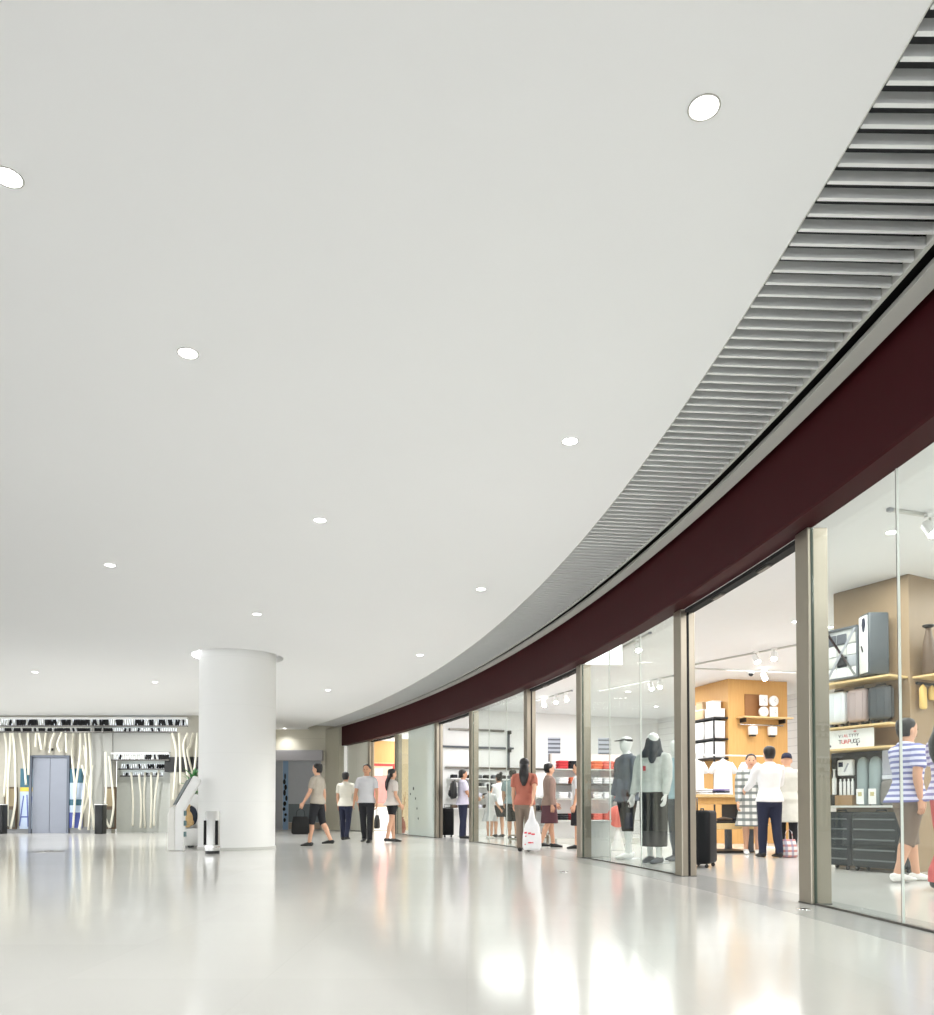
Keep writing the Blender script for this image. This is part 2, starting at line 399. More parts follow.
# entrance in the cream wall: lintel, dark jamb, grey leaves with a glazed gap
DB = YB - 0.02
d2 = sroot('door_2', (0, DB, 0))
q = lambda x, y: at_y(x, y, DB)
MB().box(((q(275, 0).x + q(327, 0).x) / 2, -0.1, (q(300, 750.5).z + q(300, 761).z) / 2), (q(327, 0).x - q(275, 0).x, 0.25, q(300, 750.5).z - q(300, 761).z)).build('lintel_panel', mat('lintel_grey', srgb(178, 176, 182), 0.4), d2, bevel=.01)
zd = q(300, 761).z
MB().box(((q(276.3, 0).x + q(280.7, 0).x) / 2, -0.06, zd / 2), (q(280.7, 0).x - q(276.3, 0).x, 0.1, zd)).build('door_jamb', BLACKM, d2)
MB().box(((q(280.8, 0).x + q(288, 0).x) / 2, -0.03, zd / 2), (q(288, 0).x - q(280.8, 0).x, 0.05, zd)).build('door_leaf', GREY, d2, bevel=.004)
mb = MB(); x0, x1 = q(293.4, 0).x, q(325, 0).x; mb.box(((x0 + x1) / 2, -0.03, zd / 2), (x1 - x0, 0.05, zd)); mb.build('door_leaf', GREY, d2, bevel=.004)
z1, z2 = q(300, 804).z, q(300, 822).z
MB().box(((x0 + x1) / 2, -0.065, (z1 + z2) / 2), (x1 - x0 - .04, 0.02, z1 - z2)).build('kick_panel', mat('slate_panel', srgb(88, 98, 104), 0.4, noise=.1), d2)
MB().box(((x0 + x1) / 2, -0.065, z2 / 2), (x1 - x0 - .04, 0.02, z2 - .03)).build('kick_plate', mat('taupe_plate', srgb(150, 136, 122), 0.45), d2)
x0, x1 = q(288.1, 0).x, q(293.3, 0).x
MB().box(((x0 + x1) / 2, -0.02, zd / 2), (x1 - x0, 0.03, zd)).build('glazed_gap', frosted('blue_glass', srgb(150, 180, 215), 0.8), d2)
random.seed(3)
mb = MB()
for k in range(9): mb.ball(((x0 + x1) / 2 + random.uniform(-.05, .05), -0.04, 0.35 + k * .2), random.uniform(.03, .06), .012, random.uniform(.05, .13), 8, 6)
mb.build('frost_pattern', BLACKM, d2)

# ================================================================== SHOPFRONT
POSTS = [(1.35, None), (4.85, 'brushed steel door post between the nearest glass window and the nearest open doorway'),
         (7.50, 'brushed steel door post beside the black suitcase, at the mannequin window'),
         (11.0, 'brushed steel door post beside the low white plinth'),
         (13.65, 'brushed steel door post directly behind the white plastic carrier bag'),
         (17.15, 'brushed steel door post beside the person with the black backpack'),
         (19.80, 'brushed steel door post between the frosted dotted window and the small black suitcase'),
         (23.30, 'slim steel door post behind the woman with long black hair'),
         (25.95, 'slim steel door post behind the man in grey shirt and black trousers')]
for s, lab in POSTS:
    lab = lab or 'brushed steel post at the near end of the nearest glass window'
    mid = s + 0.1; t = th(mid); c = cp(mid, -0.085)
    root = thing('door_post', lab, 'door post', c, t, 'steel posts of the shopfront')
    MB().box((0, 0, ZG / 2), (0.17, 0.2, ZG - .004)).build('post_casing', STEEL, root, bevel=.006)
    wside = -1 if round(s, 2) in (4.85, 11.0, 17.15, 23.3) else 1
    MB().box((-(0.085 - 0.036), wside * 0.101, ZG / 2), (0.022, 0.006, ZG - 0.02)).build('glazing_gasket', GREENG, root)
    MB().box((0.0, -wside * 0.101, ZG / 2), (0.026, 0.006, ZG - 0.02)).build('door_gasket', BLACKM, root)
    MB().box((0, 0, 0.006), (0.176, 0.206, 0.012)).build('base_plate', STEEL_D, root, bevel=.002)

def pane(parent, s0, s1, m, z0=0.015, z1=ZG, d=-0.03, t=0.012, name='glass_pane'):
    return MB().sweep([(d, z0), (d, z1), (d - t, z1), (d - t, z0)], s0, s1, 0.3).build(name, m, parent)
JOINT = mat('joint_strip', srgb(226, 230, 224), 0.3, noise=0)
def window(n, s0, s1, js, mats):
    r = sroot('window_%d' % n)
    bs = [s0] + js + [s1]
    for i in range(len(bs) - 1): pane(r, bs[i] + .004, bs[i + 1] - .004, mats[i])
    for j in js:
        MB().box(cp(j, -0.036, ZG / 2), (0.014, 0.011, ZG - .02), th(j)).build('joint_strip', JOINT, r)
        MB().box(cp(j + .0065, -0.036, ZG / 2), (0.016, 0.005, ZG - .02), th(j)).build('joint_seal', STEEL_D, r)
    MB().sweep([(-0.020, 0.002), (-0.020, 0.016), (-0.052, 0.016), (-0.052, 0.002)], s0, s1).build('bottom_channel', STEEL_D, r)
    return r
window(1, 1.56, 4.84, [2.65, 3.73], [GLASS] * 3)
window(2, 7.71, 10.99, [8.8, 9.9], [GLASS] * 3)
window(3, 13.86, 17.14, [14.95, 16.05], [GLASS] * 3)
window(4, 20.01, 23.29, [22.3], [FROST, GLASS])
window(5, 26.16, 28.38, [27.27], [FROSTC, FROSTC])
dots = thing('dot_decal', 'trail of small black dot decals on frosted green glass', 'decal', cp(21.3, -0.028, 0), 0)
for (x, y) in ((413.5, 788.5), (415.5, 798.5), (417, 808.5), (418.3, 818.5), (410.5, 794)):
    dv = ray(x, y); k = min((abs((cp(20 + i * .01, -.026).x / cp(20 + i * .01, -.026).y) - dv.x / dv.y), 20 + i * .01) for i in range(330))[1]
    p = cp(k, -.026); zz = HC + dv.z / dv.y * p.y; n_ = Vector((-math.cos(th(k)), -math.sin(th(k)), 0))
    p.z = zz; a_ = p - Vector(dots.location)
    MB().cyl(a_, a_ + n_ * .003, 0.05 if y < 790 else .035).build('dot', BLACKM, dots)

# sliding-door tracks over the doorways
for n, (s0, s1, lab) in enumerate([(5.06, 7.49, 'black sliding door track above the nearest open doorway'), (11.21, 13.64, 'black sliding door track above the second open doorway'),
                    (17.36, 19.79, 'black sliding door track above the third doorway, over the backpack'), (23.51, 25.94, 'black sliding door track above the farthest doorway')]):
    c = cp((s0 + s1) / 2, 0, 0)
    o = MB().sweep([(-0.05, 2.975), (-0.05, ZG - .004), (-0.15, ZG - .004), (-0.15, 2.975)], s0, s1).build('door_track', BLACKM)
    tag(o, lab, 'door track', 'sliding door tracks')
    for p_ in (0.3, 0.7):
        s = s0 + (s1 - s0) * p_
        MB().box(cp(s, -0.10, 2.964), (0.05, 0.22, 0.022), th(s)).build('door_sensor', STEEL_D, o, bevel=.006)

# red fascia band
def fascia():
    root = thing('shop_fascia', 'long curved dark maroon fascia band running above all the shop windows', 'fascia', (0, 0, 0))
    e = 0.015
    MB().sweep([(0.172, ZG + e), (0.172, 3.74), (-0.05, 3.74), (-0.05, ZG), (0.172 - e, ZG)], -4, GEND, 0.2).build('fascia_panel', MAROON, root)
    mb = MB()
    return root
fascia()

# slatted ceiling grille with its edge rails
gr = thing('ceiling_grille', 'curved band of grey aluminium ceiling slats between the white ceiling and maroon fascia', 'ceiling grille', (0, 0, 0))
S0G, SPG = 1.758, 0.1058
mb = MB(); k = -26
while True:
    s = S0G + k * SPG; k += 1
    if s > GEND - .1: break
    mb.box(cp(s, (1.186 + 0.476) / 2, ZC + 0.026), (0.71, 0.022, 0.05), th(max(s, 0)))
mb.build('slat', SLAT, gr)
MB().sweep([(1.199, ZC - .003), (1.199, ZC + .02), (1.194, ZC + .02), (1.194, ZC - .003)], -4, GEND - .1).build('edge_rail', LIGHTGREY, gr)
MB().sweep([(0.474, ZC + .055), (0.448, ZC + .055), (0.448, ZC - .004), (0.474, ZC - .004)], -4, GEND).build('edge_rail', LIGHTGREY, gr)
MB().sweep([(0.356, ZC + .03), (0.226, ZC + .03), (0.226, ZC), (0.356, ZC)], -4, GEND).build('border_strip', LIGHTGREY, gr)
MB().sweep([(0.458, ZC + .16), (0.10, ZC + .16), (0.10, ZC + .14), (0.458, ZC + .14)], -4, GEND).build('track_slot', BLACKM, gr)

# ------------------------------------------------------------------ column
colm = bands('column_paint', (0.86, 0.862, 0.85, 1), (0.83, 0.832, 0.82, 1), 1.12, 'Z', 0.012, 0.5)
c = thing('round_column', 'thick round white column rising from floor to ceiling in the hall', 'column', COLC)
c['kind'] = 'thing'
MB().lathe([(0, 0), (COLR, 0), (COLR, 3.8), (0, 3.8)], n=96).build('column_shaft', colm, c, smooth='auto')
MB().lathe([(COLR + .001, 0.0), (COLR + .014, 0.0), (COLR + .014, 0.05), (COLR + .001, 0.05)], n=96, closed=True).build('base_ring', LIGHTGREY, c, smooth='auto')

# ------------------------------------------------------------------ downlights
LAMP = emis('lamp_white', (1, 1, 0.98, 1), 9.0)
DL = [(704, 107, 'large round ceiling downlight closest to the grey slatted grille'), (8, 177, 'round ceiling downlight cut by the left edge of the photo'),
      (188, 353, 'round ceiling downlight midway across the plain white ceiling'), (570, 441, 'round ceiling downlight with dark rim beside the slatted grille'),
      (320, 520, 'small ceiling downlight in line before the white column, nearest to it along the middle'), (110, 565, 'small ceiling downlight above and to the left of the white column'),
      (481, 589, 'small ceiling downlight beside the bend of the slatted grille'), (257, 614, 'tiny ceiling downlight just in front of the white column'),
      (420, 655, 'tiny ceiling downlight near the far end of the slatted grille'), (35, 672, 'tiny ceiling downlight above the lift door'),
      (155, 682, 'tiny ceiling downlight above the white leaning kiosk'), (328, 690, 'tiny ceiling downlight between the white column and the fascia end')]
dl0 = None
DL += [(284.5, 728.4, 'tiny downlight beside the cream back wall, next to the white column')]
for x, y, lab in DL:
    p = at_z(x, y, ZC)
    if dl0 is None:
        dl0 = thing('downlight', lab, 'downlight', p, 0, 'round ceiling downlights')
        MB().lathe([(0.058, -0.001), (0.066, -0.001), (0.068, -0.004), (0.063, -0.007), (0.058, -0.004)], n=36, closed=True).build('trim_ring', mat('lamp_rim', srgb(188, 186, 180), .4), dl0, smooth=True)
        MB().lathe([(0, -0.003), (0.060, -0.003), (0.060, -0.001), (0, -0.001)], n=36).build('lamp_disc', LAMP, dl0)
    else: dup(dl0, p, 0, lab)

# ================================================================== FIGURES
def limb_dir(pitch, ab, side): return Vector((side * math.sin(ab), math.sin(pitch) * math.cos(ab), -math.cos(pitch) * math.cos(ab)))
def figure(name, label, cat, loc, rz, h=1.7, girth=1.0, skin=None, legs=((0.12, 0.05), (-0.12, 0.18)), arms=((0.05, 0.10, 0.2, 0.0), (0.05, 0.10, 0.2, 0.0)),
           lean=0.0, yaw=0.0, nod=0.0, top=None, sleeve='short', hem=0.86, flare=0.0, bottom=None, blen='long', bflare=0.0, skirt=None,
           shoes=BLACK, hair='short', group=None, face=True, top_name='shirt', extra=None):
    """forward is local +Y. legs: (thigh swing, knee bend) per side; arms: (swing, spread, elbow bend, inward)"""
    k = h / 1.70; skin = skin or SKIN; g = girth
    root = thing(name, label, cat, loc, rz, group)
    hz = 0.90
    J = {}
    for i, sd in ((0, -1), (1, 1)):
        sw, kn = legs[i]; hip = Vector((sd * 0.088, 0, hz))
        d1 = Vector((0, math.sin(sw), -math.cos(sw))); d2 = Vector((0, math.sin(sw - kn), -math.cos(sw - kn)))
        J['hip', sd] = hip; J['knee', sd] = hip + d1 * 0.42; J['ank', sd] = J['knee', sd] + d2 * 0.39
    drop = min(J['ank', -1].z, J['ank', 1].z) - 0.085
    hc = Vector((0, 0, hz))
    Lm = Matrix.Rotation(-lean, 3, 'X')
    def up(p): return hc + Lm @ (Vector(p) - hc)
    nk = Vector((0, 0.005, 1.47)); Hm = Matrix.Rotation(yaw, 3, 'Z') @ Matrix.Rotation(-nod, 3, 'X')
    def hd(p): return up(nk + Hm @ (Vector(p) - nk))
    for i, sd in ((0, -1), (1, 1)):
        sw, ab, eb, inn = arms[i]; sh = Vector((sd * 0.178 * g, 0, 1.385))
        el = sh + limb_dir(sw, ab, sd) * 0.285; fd = limb_dir(sw + eb, ab * 0.4 - inn, sd); wr = el + fd * 0.245
        J['sh', sd], J['el', sd], J['wr', sd], J['fd', sd] = up(sh), up(el), up(wr), (Lm @ fd)
    fin = lambda p: (Vector(p) - Vector((0, 0, drop))) * k
    def loft(mb, st, n=14):
        mb.loft([(fin(q[0]), q[1] * k, q[2] * k) + tuple(q[3:]) for q in st], n)
    X = (1, 0, 0)
    trunk = [((0, 0, .80), .10, .085), ((0, -.005, .86), .155, .115), ((0, -.012, .93), .165, .118), ((0, 0, 1.05), .138, .098), ((0, .004, 1.18), .150, .108), ((0, .004, 1.30), .168, .115), ((0, -.004, 1.385), .160, .092), ((0, -.006, 1.435), .085, .066), ((0, 0, 1.475), .054, .056), ((0, .012, 1.53), .052, .056)]
    body = MB()
    loft(body, [(up(c), rx * g, ry * g, X) for c, rx, ry in trunk], 20)
    headst = [((0, .040, 1.478), .030, .030), ((0, .034, 1.495), .050, .056), ((0, .020, 1.530), .064, .082), ((0, .010, 1.575), .073, .094), ((0, .004, 1.615), .076, .098), ((0, 0, 1.650), .072, .093), ((0, -.004, 1.680), .054, .070), ((0, -.004, 1.698), .022, .028)]
    loft(body, [(hd(c), rx, ry, up((1, 0, 0)) - up((0, 0, 0)) if not yaw else Lm @ (Hm @ Vector((1, 0, 0)))) for c, rx, ry in headst], 20)
    if face:
        loft(body, [(hd((0, .085, 1.598)), .008, .008), (hd((0, .108, 1.562)), .013, .013), (hd((0, .098, 1.548)), .010, .010)], 8)
        for sd in (-1, 1): loft(body, [(hd((sd * .078, .000, 1.545)), .010, .014), (hd((sd * .084, -.004, 1.575)), .011, .022), (hd((sd * .082, -.004, 1.600)), .009, .014)], 8)
    for sd in (-1, 1):
        h_, kn, an = J['hip', sd], J['knee', sd], J['ank', sd]
        loft(body, [(h_ + Vector((0, 0, .03)), .085 * g, .095 * g), (h_.lerp(kn, .25), .084 * g, .088 * g), (h_.lerp(kn, .7), .064 * g, .066 * g), (kn, .053 * g, .056 * g),
                    (kn.lerp(an, .3) - Vector((0, .012, 0)), .053 * g, .058 * g), (kn.lerp(an, .7), .041, .043), (an, .036, .040), (an - Vector((0, 0, .05)), .036, .042)], 14)
        loft(body, [(an + Vector((0, -.045, -.055)), .028, .028), (an + Vector((0, -.01, -.045)), .036, .038), (an + Vector((0, .06, -.052)), .040, .030), (an + Vector((0, .13, -.064)), .042, .019), (an + Vector((0, .165, -.067)), .025, .012)], 12)
        s_, e_, w_ = J['sh', sd], J['el', sd], J['wr', sd]
        loft(body, [(s_ + Vector((-sd * .05, 0, .005)), .050 * g, .055 * g), (s_ + Vector((0, 0, -.012)), .050 * g, .056 * g), (s_.lerp(e_, .4), .047 * g, .050 * g), (e_, .039 * g, .040 * g), (e_.lerp(w_, .3), .040 * g, .041 * g), (e_.lerp(w_, .75), .030, .031), (w_, .024, .028), (w_ + J['fd', sd] * .03, .022, .030)], 12)
    ob = body.build('body', [skin, EYE, LIP], root, remesh=0.0115 * k, sm_it=3)
    # eyes, lips and five-fingered hands are welded into the same body mesh
    ex_ = MB()
    for sd in (-1, 1):
        w_, f_ = J['wr', sd], J['fd', sd].normalized()
        fw = Vector((0, 1, 0)); wd = (fw - f_ * fw.dot(f_)).normalized() if abs(f_.y) < .95 else Vector((0, 0, 1)); nm = Vector((-sd, 0, 0)); nm = (nm - f_ * nm.dot(f_) - wd * nm.dot(wd)).normalized()
        loft(ex_, [(w_ - f_ * .01, .025, .020, wd), (w_ + f_ * .03, .036, .017, wd), (w_ + f_ * .075, .041, .014, wd), (w_ + f_ * .098, .038, .011, wd)], 12)
        for j, (o_, L_) in enumerate(((.030, .070), (.010, .078), (-.011, .072), (-.031, .056))):
            p = w_ + f_ * .090 + wd * o_; pts = [p]; dr = f_.copy()
            for q, a_ in enumerate((.30, .45, .40)):
                dr = (dr * math.cos(a_) + nm * math.sin(a_)).normalized(); n2 = nm; p = p + dr * L_ * (.42, .33, .25)[q]; pts.append(p); nm2 = (nm - dr * nm.dot(dr)); nm_ = nm2.normalized() if nm2.length > .1 else nm
            loft(ex_, [(pts[0], .0092, .0092), (pts[1], .0088, .0088), (pts[2], .0080, .0080), (pts[3], .0062, .0062)], 8)
        b_ = w_ + f_ * .028 + wd * .028
        loft(ex_, [(b_, .013, .013), (b_ + f_ * .028 + wd * .020 + nm * .006, .0105, .0105), (b_ + f_ * .056 + wd * .026 + nm * .016, .0085, .0085), (b_ + f_ * .066 + wd * .026 + nm * .020, .006, .006)], 8)
    nf = len(ex_.bm.faces)
    if face:
        for sd in (-1, 1):
            c = fin(hd((sd * .031, .094, 1.592))); ex_.ball(c, .011 * k, .008 * k, .007 * k, 10, 6)
        ne = len(ex_.bm.faces)
        c = fin(hd((0, .094, 1.522))); ex_.ball(c, .022 * k, .008 * k, .006 * k, 10, 6)
        ex_.bm.faces.ensure_lookup_table()
        for i, f_ in enumerate(ex_.bm.faces): f_.material_index = 0 if i < nf else (1 if i < ne else 2)
    ex_.bm.from_mesh(ob.data); bmesh.ops.recalc_face_normals(ex_.bm, faces=ex_.bm.faces); ex_.bm.to_mesh(ob.data); ex_.bm.free(); ob.data.shade_smooth()
    # ---- clothes
    if bottom and not skirt:
        mb = MB(); loft(mb, [((0, 0, .79), .10 * g, .10 * g, X), ((0, -.006, .86), .168 * g, .130 * g, X), ((0, -.012, .93), .178 * g, .132 * g, X), (up((0, -.004, 1.02)), .152 * g, .112 * g, X)], 20)
        stop = {'long': 1.0, 'short': 0.0, 'knee': 0.06, 'capri': .5}[blen]
        for sd in (-1, 1):
            h_, kn, an = J['hip', sd], J['knee', sd], J['ank', sd]
            st = [(h_ + Vector((0, 0, .03)), .094 * g, .106 * g), (h_.lerp(kn, .25), .096 * g, .102 * g), (h_.lerp(kn, .62), .080 * g + bflare, .084 * g + bflare)]
            if blen != 'short': st += [(kn, .068 * g + bflare, .072 * g + bflare), (kn.lerp(an, max(.08, stop * .5)), .066 * g + bflare, .072 * g + bflare)]
            if blen == 'long': st += [(an + Vector((0, -.004, .06)), .056 + bflare, .062 + bflare), (an + Vector((0, -.004, -.03)), .058 + bflare, .064 + bflare)]
            loft(mb, st, 14)
        mb.build({'long': 'trousers', 'short': 'shorts', 'knee': 'shorts', 'capri': 'trousers'}[blen], bottom, root, remesh=.013 * k, sm_it=4)
    if skirt:
        zl, rf = skirt; kn_y = 0.0
        mb = MB(); st = [(up((0, -.004, 1.02)), .150 * g, .112 * g, X), ((0, -.012, .93), .180 * g, .134 * g, X), ((0, -.006, .84), .186 * g + rf * .2, .142 * g + rf * .2, X), ((0, 0, (.84 + zl) / 2), .186 * g + rf * .6, .150 * g + rf * .6, X), ((0, 0, zl), .188 * g + rf, .155 * g + rf, X)]
        loft(mb, st, 24); mb.build('skirt', bottom, root, remesh=.014 * k, sm_it=3)
    if top:
        mb = MB(); o = .016
        st = [(c, rx * g + o, ry * g + o) for c, rx, ry in trunk if c[2] > max(hem + .03, .85) and c[2] < 1.44]
        st = [((0, -.008, hem), (.176 * g + o + .016 + flare), (.128 * g + o + .018 + flare))] + [(c, rx + (.010 if c[2] < .95 else 0), ry + (.012 if c[2] < .95 else 0)) for c, rx, ry in st] + [((0, -.006, 1.442), .082 * g + .012, .066 * g + .012), ((0, -.002, 1.462), .064, .064)]
        loft(mb, [(up(c) if c[2] > hz else Vector(c), rx, ry, X) for c, rx, ry in st], 22)
        for sd in (-1, 1):
            s_, e_, w_ = J['sh', sd], J['el', sd], J['wr', sd]
            q = [(s_ + Vector((-sd * .07, 0, .008)), .050 * g, .066 * g), (s_ + Vector((sd * -.004, 0, -.014)), .060 * g, .070 * g), (s_.lerp(e_, .25), .064 * g, .070 * g), (s_.lerp(e_, .5), .063 * g, .068 * g)]
            if sleeve == 'short': q += [(s_.lerp(e_, .72), .066 * g, .070 * g)]
            elif sleeve == 'long': q += [(e_, .055 * g, .057 * g), (e_.lerp(w_, .5), .049 * g, .050 * g), (e_.lerp(w_, .95), .040, .043)]
            if sleeve: loft(mb, q, 12)
        mb.build(top_name, top, root, remesh=.013 * k, sm_it=4)
    if shoes:
        for sd in (-1, 1):
            an = J['ank', sd]; mb = MB()
            loft(mb, [(an + Vector((0, -.072, -.050)), .020, .026), (an + Vector((0, -.055, -.044)), .038, .040), (an + Vector((0, 0, -.036)), .044, .046), (an + Vector((0, .07, -.048)), .046, .036), (an + Vector((0, .14, -.060)), .048, .024), (an + Vector((0, .185, -.066)), .036, .018), (an + Vector((0, .197, -.070)), .014, .010)], 14)
            mb.build('shoe', shoes, root, smooth=True)
    if hair:
        mb = MB(); hx = lambda c: hd(c); rt = Lm @ (Hm @ Vector((1, 0, 0)))
        st = [((0, -.030, 1.515), .058, .055), ((0, -.030, 1.55), .075, .072), ((0, -.027, 1.59), .086, .084), ((0, -.020, 1.63), .089, .094), ((0, -.008, 1.665), .082, .098), ((0, -.006, 1.695), .062, .076), ((0, -.006, 1.713), .028, .034)]
        if hair == 'cap': st = [((0, -.012, 1.615), .086, .106), ((0, -.008, 1.65), .084, .104), ((0, -.006, 1.69), .070, .086), ((0, -.006, 1.715), .035, .042)]
        loft(mb, [(hx(c), rx, ry, rt) for c, rx, ry in st], 18)
        if hair == 'bun': loft(mb, [(hx((0, -.085, 1.66)), .030, .030), (hx((0, -.105, 1.69)), .046, .046), (hx((0, -.115, 1.73)), .044, .044), (hx((0, -.112, 1.755)), .018, .018)], 12)
        if hair in ('long', 'pony'): loft(mb, [(hx((0, -.055, 1.60)), .080, .050, rt), (hx((0, -.085, 1.50)), .085, .038, rt), (up((0, -.135, 1.40)), .090, .030, rt), (up((0, -.145, 1.28)), .065, .024, rt), (up((0, -.14, 1.20)), .025, .012, rt)], 14)
        if hair == 'cap': loft(mb, [(hx((0, .06, 1.625)), .070, .010, rt), (hx((0, .12, 1.618)), .066, .008, rt), (hx((0, .17, 1.608)), .040, .006, rt)], 12)
        mb.build('cap' if hair == 'cap' else 'hair', NAVY if hair == 'cap' else HAIR, root, smooth=True)
    J['fin'] = fin; J['up'] = up; J['hd'] = hd; J['k'] = k; J['root'] = root; J['rt'] = Lm @ (Hm @ Vector((1, 0, 0)))
    J['hand'] = {sd: Matrix.Translation(Vector(loc)) @ Matrix.Rotation(rz, 4, 'Z') @ fin(J['wr', sd] + J['fd', sd] * .10) for sd in (-1, 1)}
    return J
def fl(x, y): return at_z(x, y, 0)

GREYT = mat('pale_grey_tee', srgb(196, 196, 200), 0.9, noise=0.06, nscale=14, bump=.2, bscale=22)
LAV = mat('lavender_tee', srgb(212, 208, 226), 0.9, noise=0.05, nscale=14, bump=.2, bscale=22)
BLOUSE = mat('beige_blouse', srgb(208, 200, 194), 0.9, noise=0.05, nscale=14, bump=.25, bscale=20)
TEAL = mat('grey_teal_shirt', srgb(140, 158, 160), 0.9, noise=0.15, nscale=10, bump=.2, bscale=22)
RUST = mat('rust_top', srgb(172, 104, 88), 0.9, noise=0.12, nscale=10, bump=.2, bscale=22)
BROWN = mat('brown_top', srgb(150, 126, 116), 0.9, noise=0.12, nscale=10, bump=.2, bscale=22)
PLUM = mat('plum_cloth', srgb(92, 58, 66), 0.9, noise=0.15, nscale=12)
TAUPEC = mat('taupe_cloth', srgb(128, 114, 102), 0.9, noise=0.08, nscale=12, bump=.2, bscale=25)
GREIGE = mat('greige_top', srgb(168, 160, 148), 0.9, noise=0.1, nscale=10, bump=.2, bscale=22)
CREAMC = mat('cream_top', srgb(222, 218, 206), 0.9, noise=0.06, nscale=10, bump=.2, bscale=22)
REDC = mat('red_cloth', srgb(196, 92, 92), 0.9, noise=0.08, nscale=12, bump=.2, bscale=25)
STRIPE = bands('blue_stripes', srgb(216, 216, 236), srgb(120, 124, 176), 17.0, 'Z', 0.45, 0.9)
STRIPE2 = bands('violet_stripes', srgb(220, 214, 232), srgb(140, 128, 176), 17.0, 'Z', 0.45, 0.9)
PLAID = bands('plaid_cloth', srgb(226, 226, 222), srgb(128, 134, 132), 9.0, 'Z', 0.42, 0.9, srgb(110, 118, 116), 9.0, 'X')
COATP = mat('pale_coat', srgb(206, 206, 198), 0.9, noise=0.1, nscale=14, bump=.2, bscale=22)
DRESS = bands('pale_dress', srgb(222, 222, 222), srgb(188, 192, 194), 6.0, 'X', 0.35, 0.9)

# people walking in the hall
p1 = figure('person', 'person in a greige top and dark shorts walking past, beside the white column', 'person', fl(317, 846), R(75), 1.70, top=GREIGE, bottom=DARKC, blen='knee', legs=((.20, .10), (-.20, .28)), arms=((.25, .1, .3, 0), (-.2, .1, .2, 0)), hair='short', hem=.88)
p2 = figure('person', 'person in a cream top and navy trousers next to the man in grey shirt', 'person', fl(345.5, 840), R(-10), 1.66, top=CREAMC, bottom=NAVY, legs=((.10, .05), (-.12, .2)), arms=((.05, .14, .3, 0), (.1, .30, .3, 0)), hair='short', flare=.01)
p3 = figure('person', 'man in pale grey short-sleeved shirt and black trousers facing the camera', 'person', fl(366.5, 842.5), R(172), 1.77, skin=SKIN2, top=GREYT, bottom=DARKC, legs=((.10, .04), (-.10, .15)), arms=((.0, .16, .25, 0), (.0, .22, .3, 0)), hair='short', flare=.012)
p4 = figure('person', 'woman with long black hair, beige blouse, dark shorts and bare legs', 'person', fl(392, 842), R(-62), 1.68, top=BLOUSE, bottom=DARKC, blen='short', legs=((.12, .05), (-.14, .12)), arms=((.10, .1, .7, 0), (.0, .1, .5, 0)), hair='long', flare=.05, hem=.86)
# people at the shops beyond
p5 = figure('person', 'man in lavender tee and navy trousers wearing a black backpack in the third doorway', 'person', fl(463, 838.5), R(-78), 1.76, skin=SKIN2, top=LAV, bottom=NAVY, bflare=.012, legs=((.04, .02), (-.03, .04)), arms=((.25, .08, .9, .1), (.25, .08, .9, .1)), hair='short', hem=.84, flare=.01)
p6 = figure('person', 'child in a pale striped dress standing behind the far shop window', 'person', fl(490, 838.6), R(-40), 1.36, girth=.95, top=DRESS, bottom=DRESS, skirt=(.56, .09), legs=((.03, .02), (-.03, .05)), arms=((.4, .15, .9, 0), (.2, .2, .6, 0)), hair='bun', shoes=WHITE, top_name='dress')
p7 = figure('person', 'woman in white blouse and dark skirt beside the child, behind the far window', 'person', fl(498.8, 837.2), R(30), 1.70, top=WHITEC, bottom=DARKC, skirt=(.55, .03), legs=((.03, .02), (-.03, .05)), arms=((.5, .12, .9, 0), (.2, .1, .4, 0)), hair='bun')
p8 = figure('person', 'person in grey-teal shirt, dark shorts and bare legs seen from behind through the far window', 'person', fl(513, 839.6), R(-12), 1.74, girth=1.12, top=TEAL, bottom=DARKC, blen='knee', bflare=.02, legs=((.06, .03), (-.05, .06)), arms=((.1, .12, .4, 0), (.5, .12, 1.0, 0)), hair='short', flare=.02, hem=.88)
p9 = figure('person', 'person in a rust top and plum skirt carrying the white plastic bag', 'person', Vector((1.02, 14.22, 0)), R(-8), 1.66, top=RUST, bottom=TAUPEC, blen='long', legs=((.10, .05), (-.10, .16)), arms=((.1, .08, .3, 0), (-.62, .06, .05, .12)), hair='long', hem=.86)
p9['root']['label'] = 'person in a rust top and taupe trousers carrying the white plastic bag'
p10 = figure('person', 'person in a brown top and plum skirt in the second doorway', 'person', Vector((1.62, 15.75, 0)), R(-80), 1.66, top=BROWN, bottom=PLUM, skirt=(.50, .02), sleeve='long', legs=((.15, .05), (-.15, .2)), arms=((.2, .08, .4, 0), (-.1, .08, .2, 0)), hair='short')
p11 = figure('person', 'person in white top and black skirt half hidden by a steel door post', 'person', Vector((2.13, 15.3, 0)), R(80), 1.64, top=WHITEC, bottom=DARKC, skirt=(.46, .0), legs=((.05, .02), (-.05, .06)), arms=((.05, .06, .2, 0), (.05, .06, .2, 0)), hair='short')
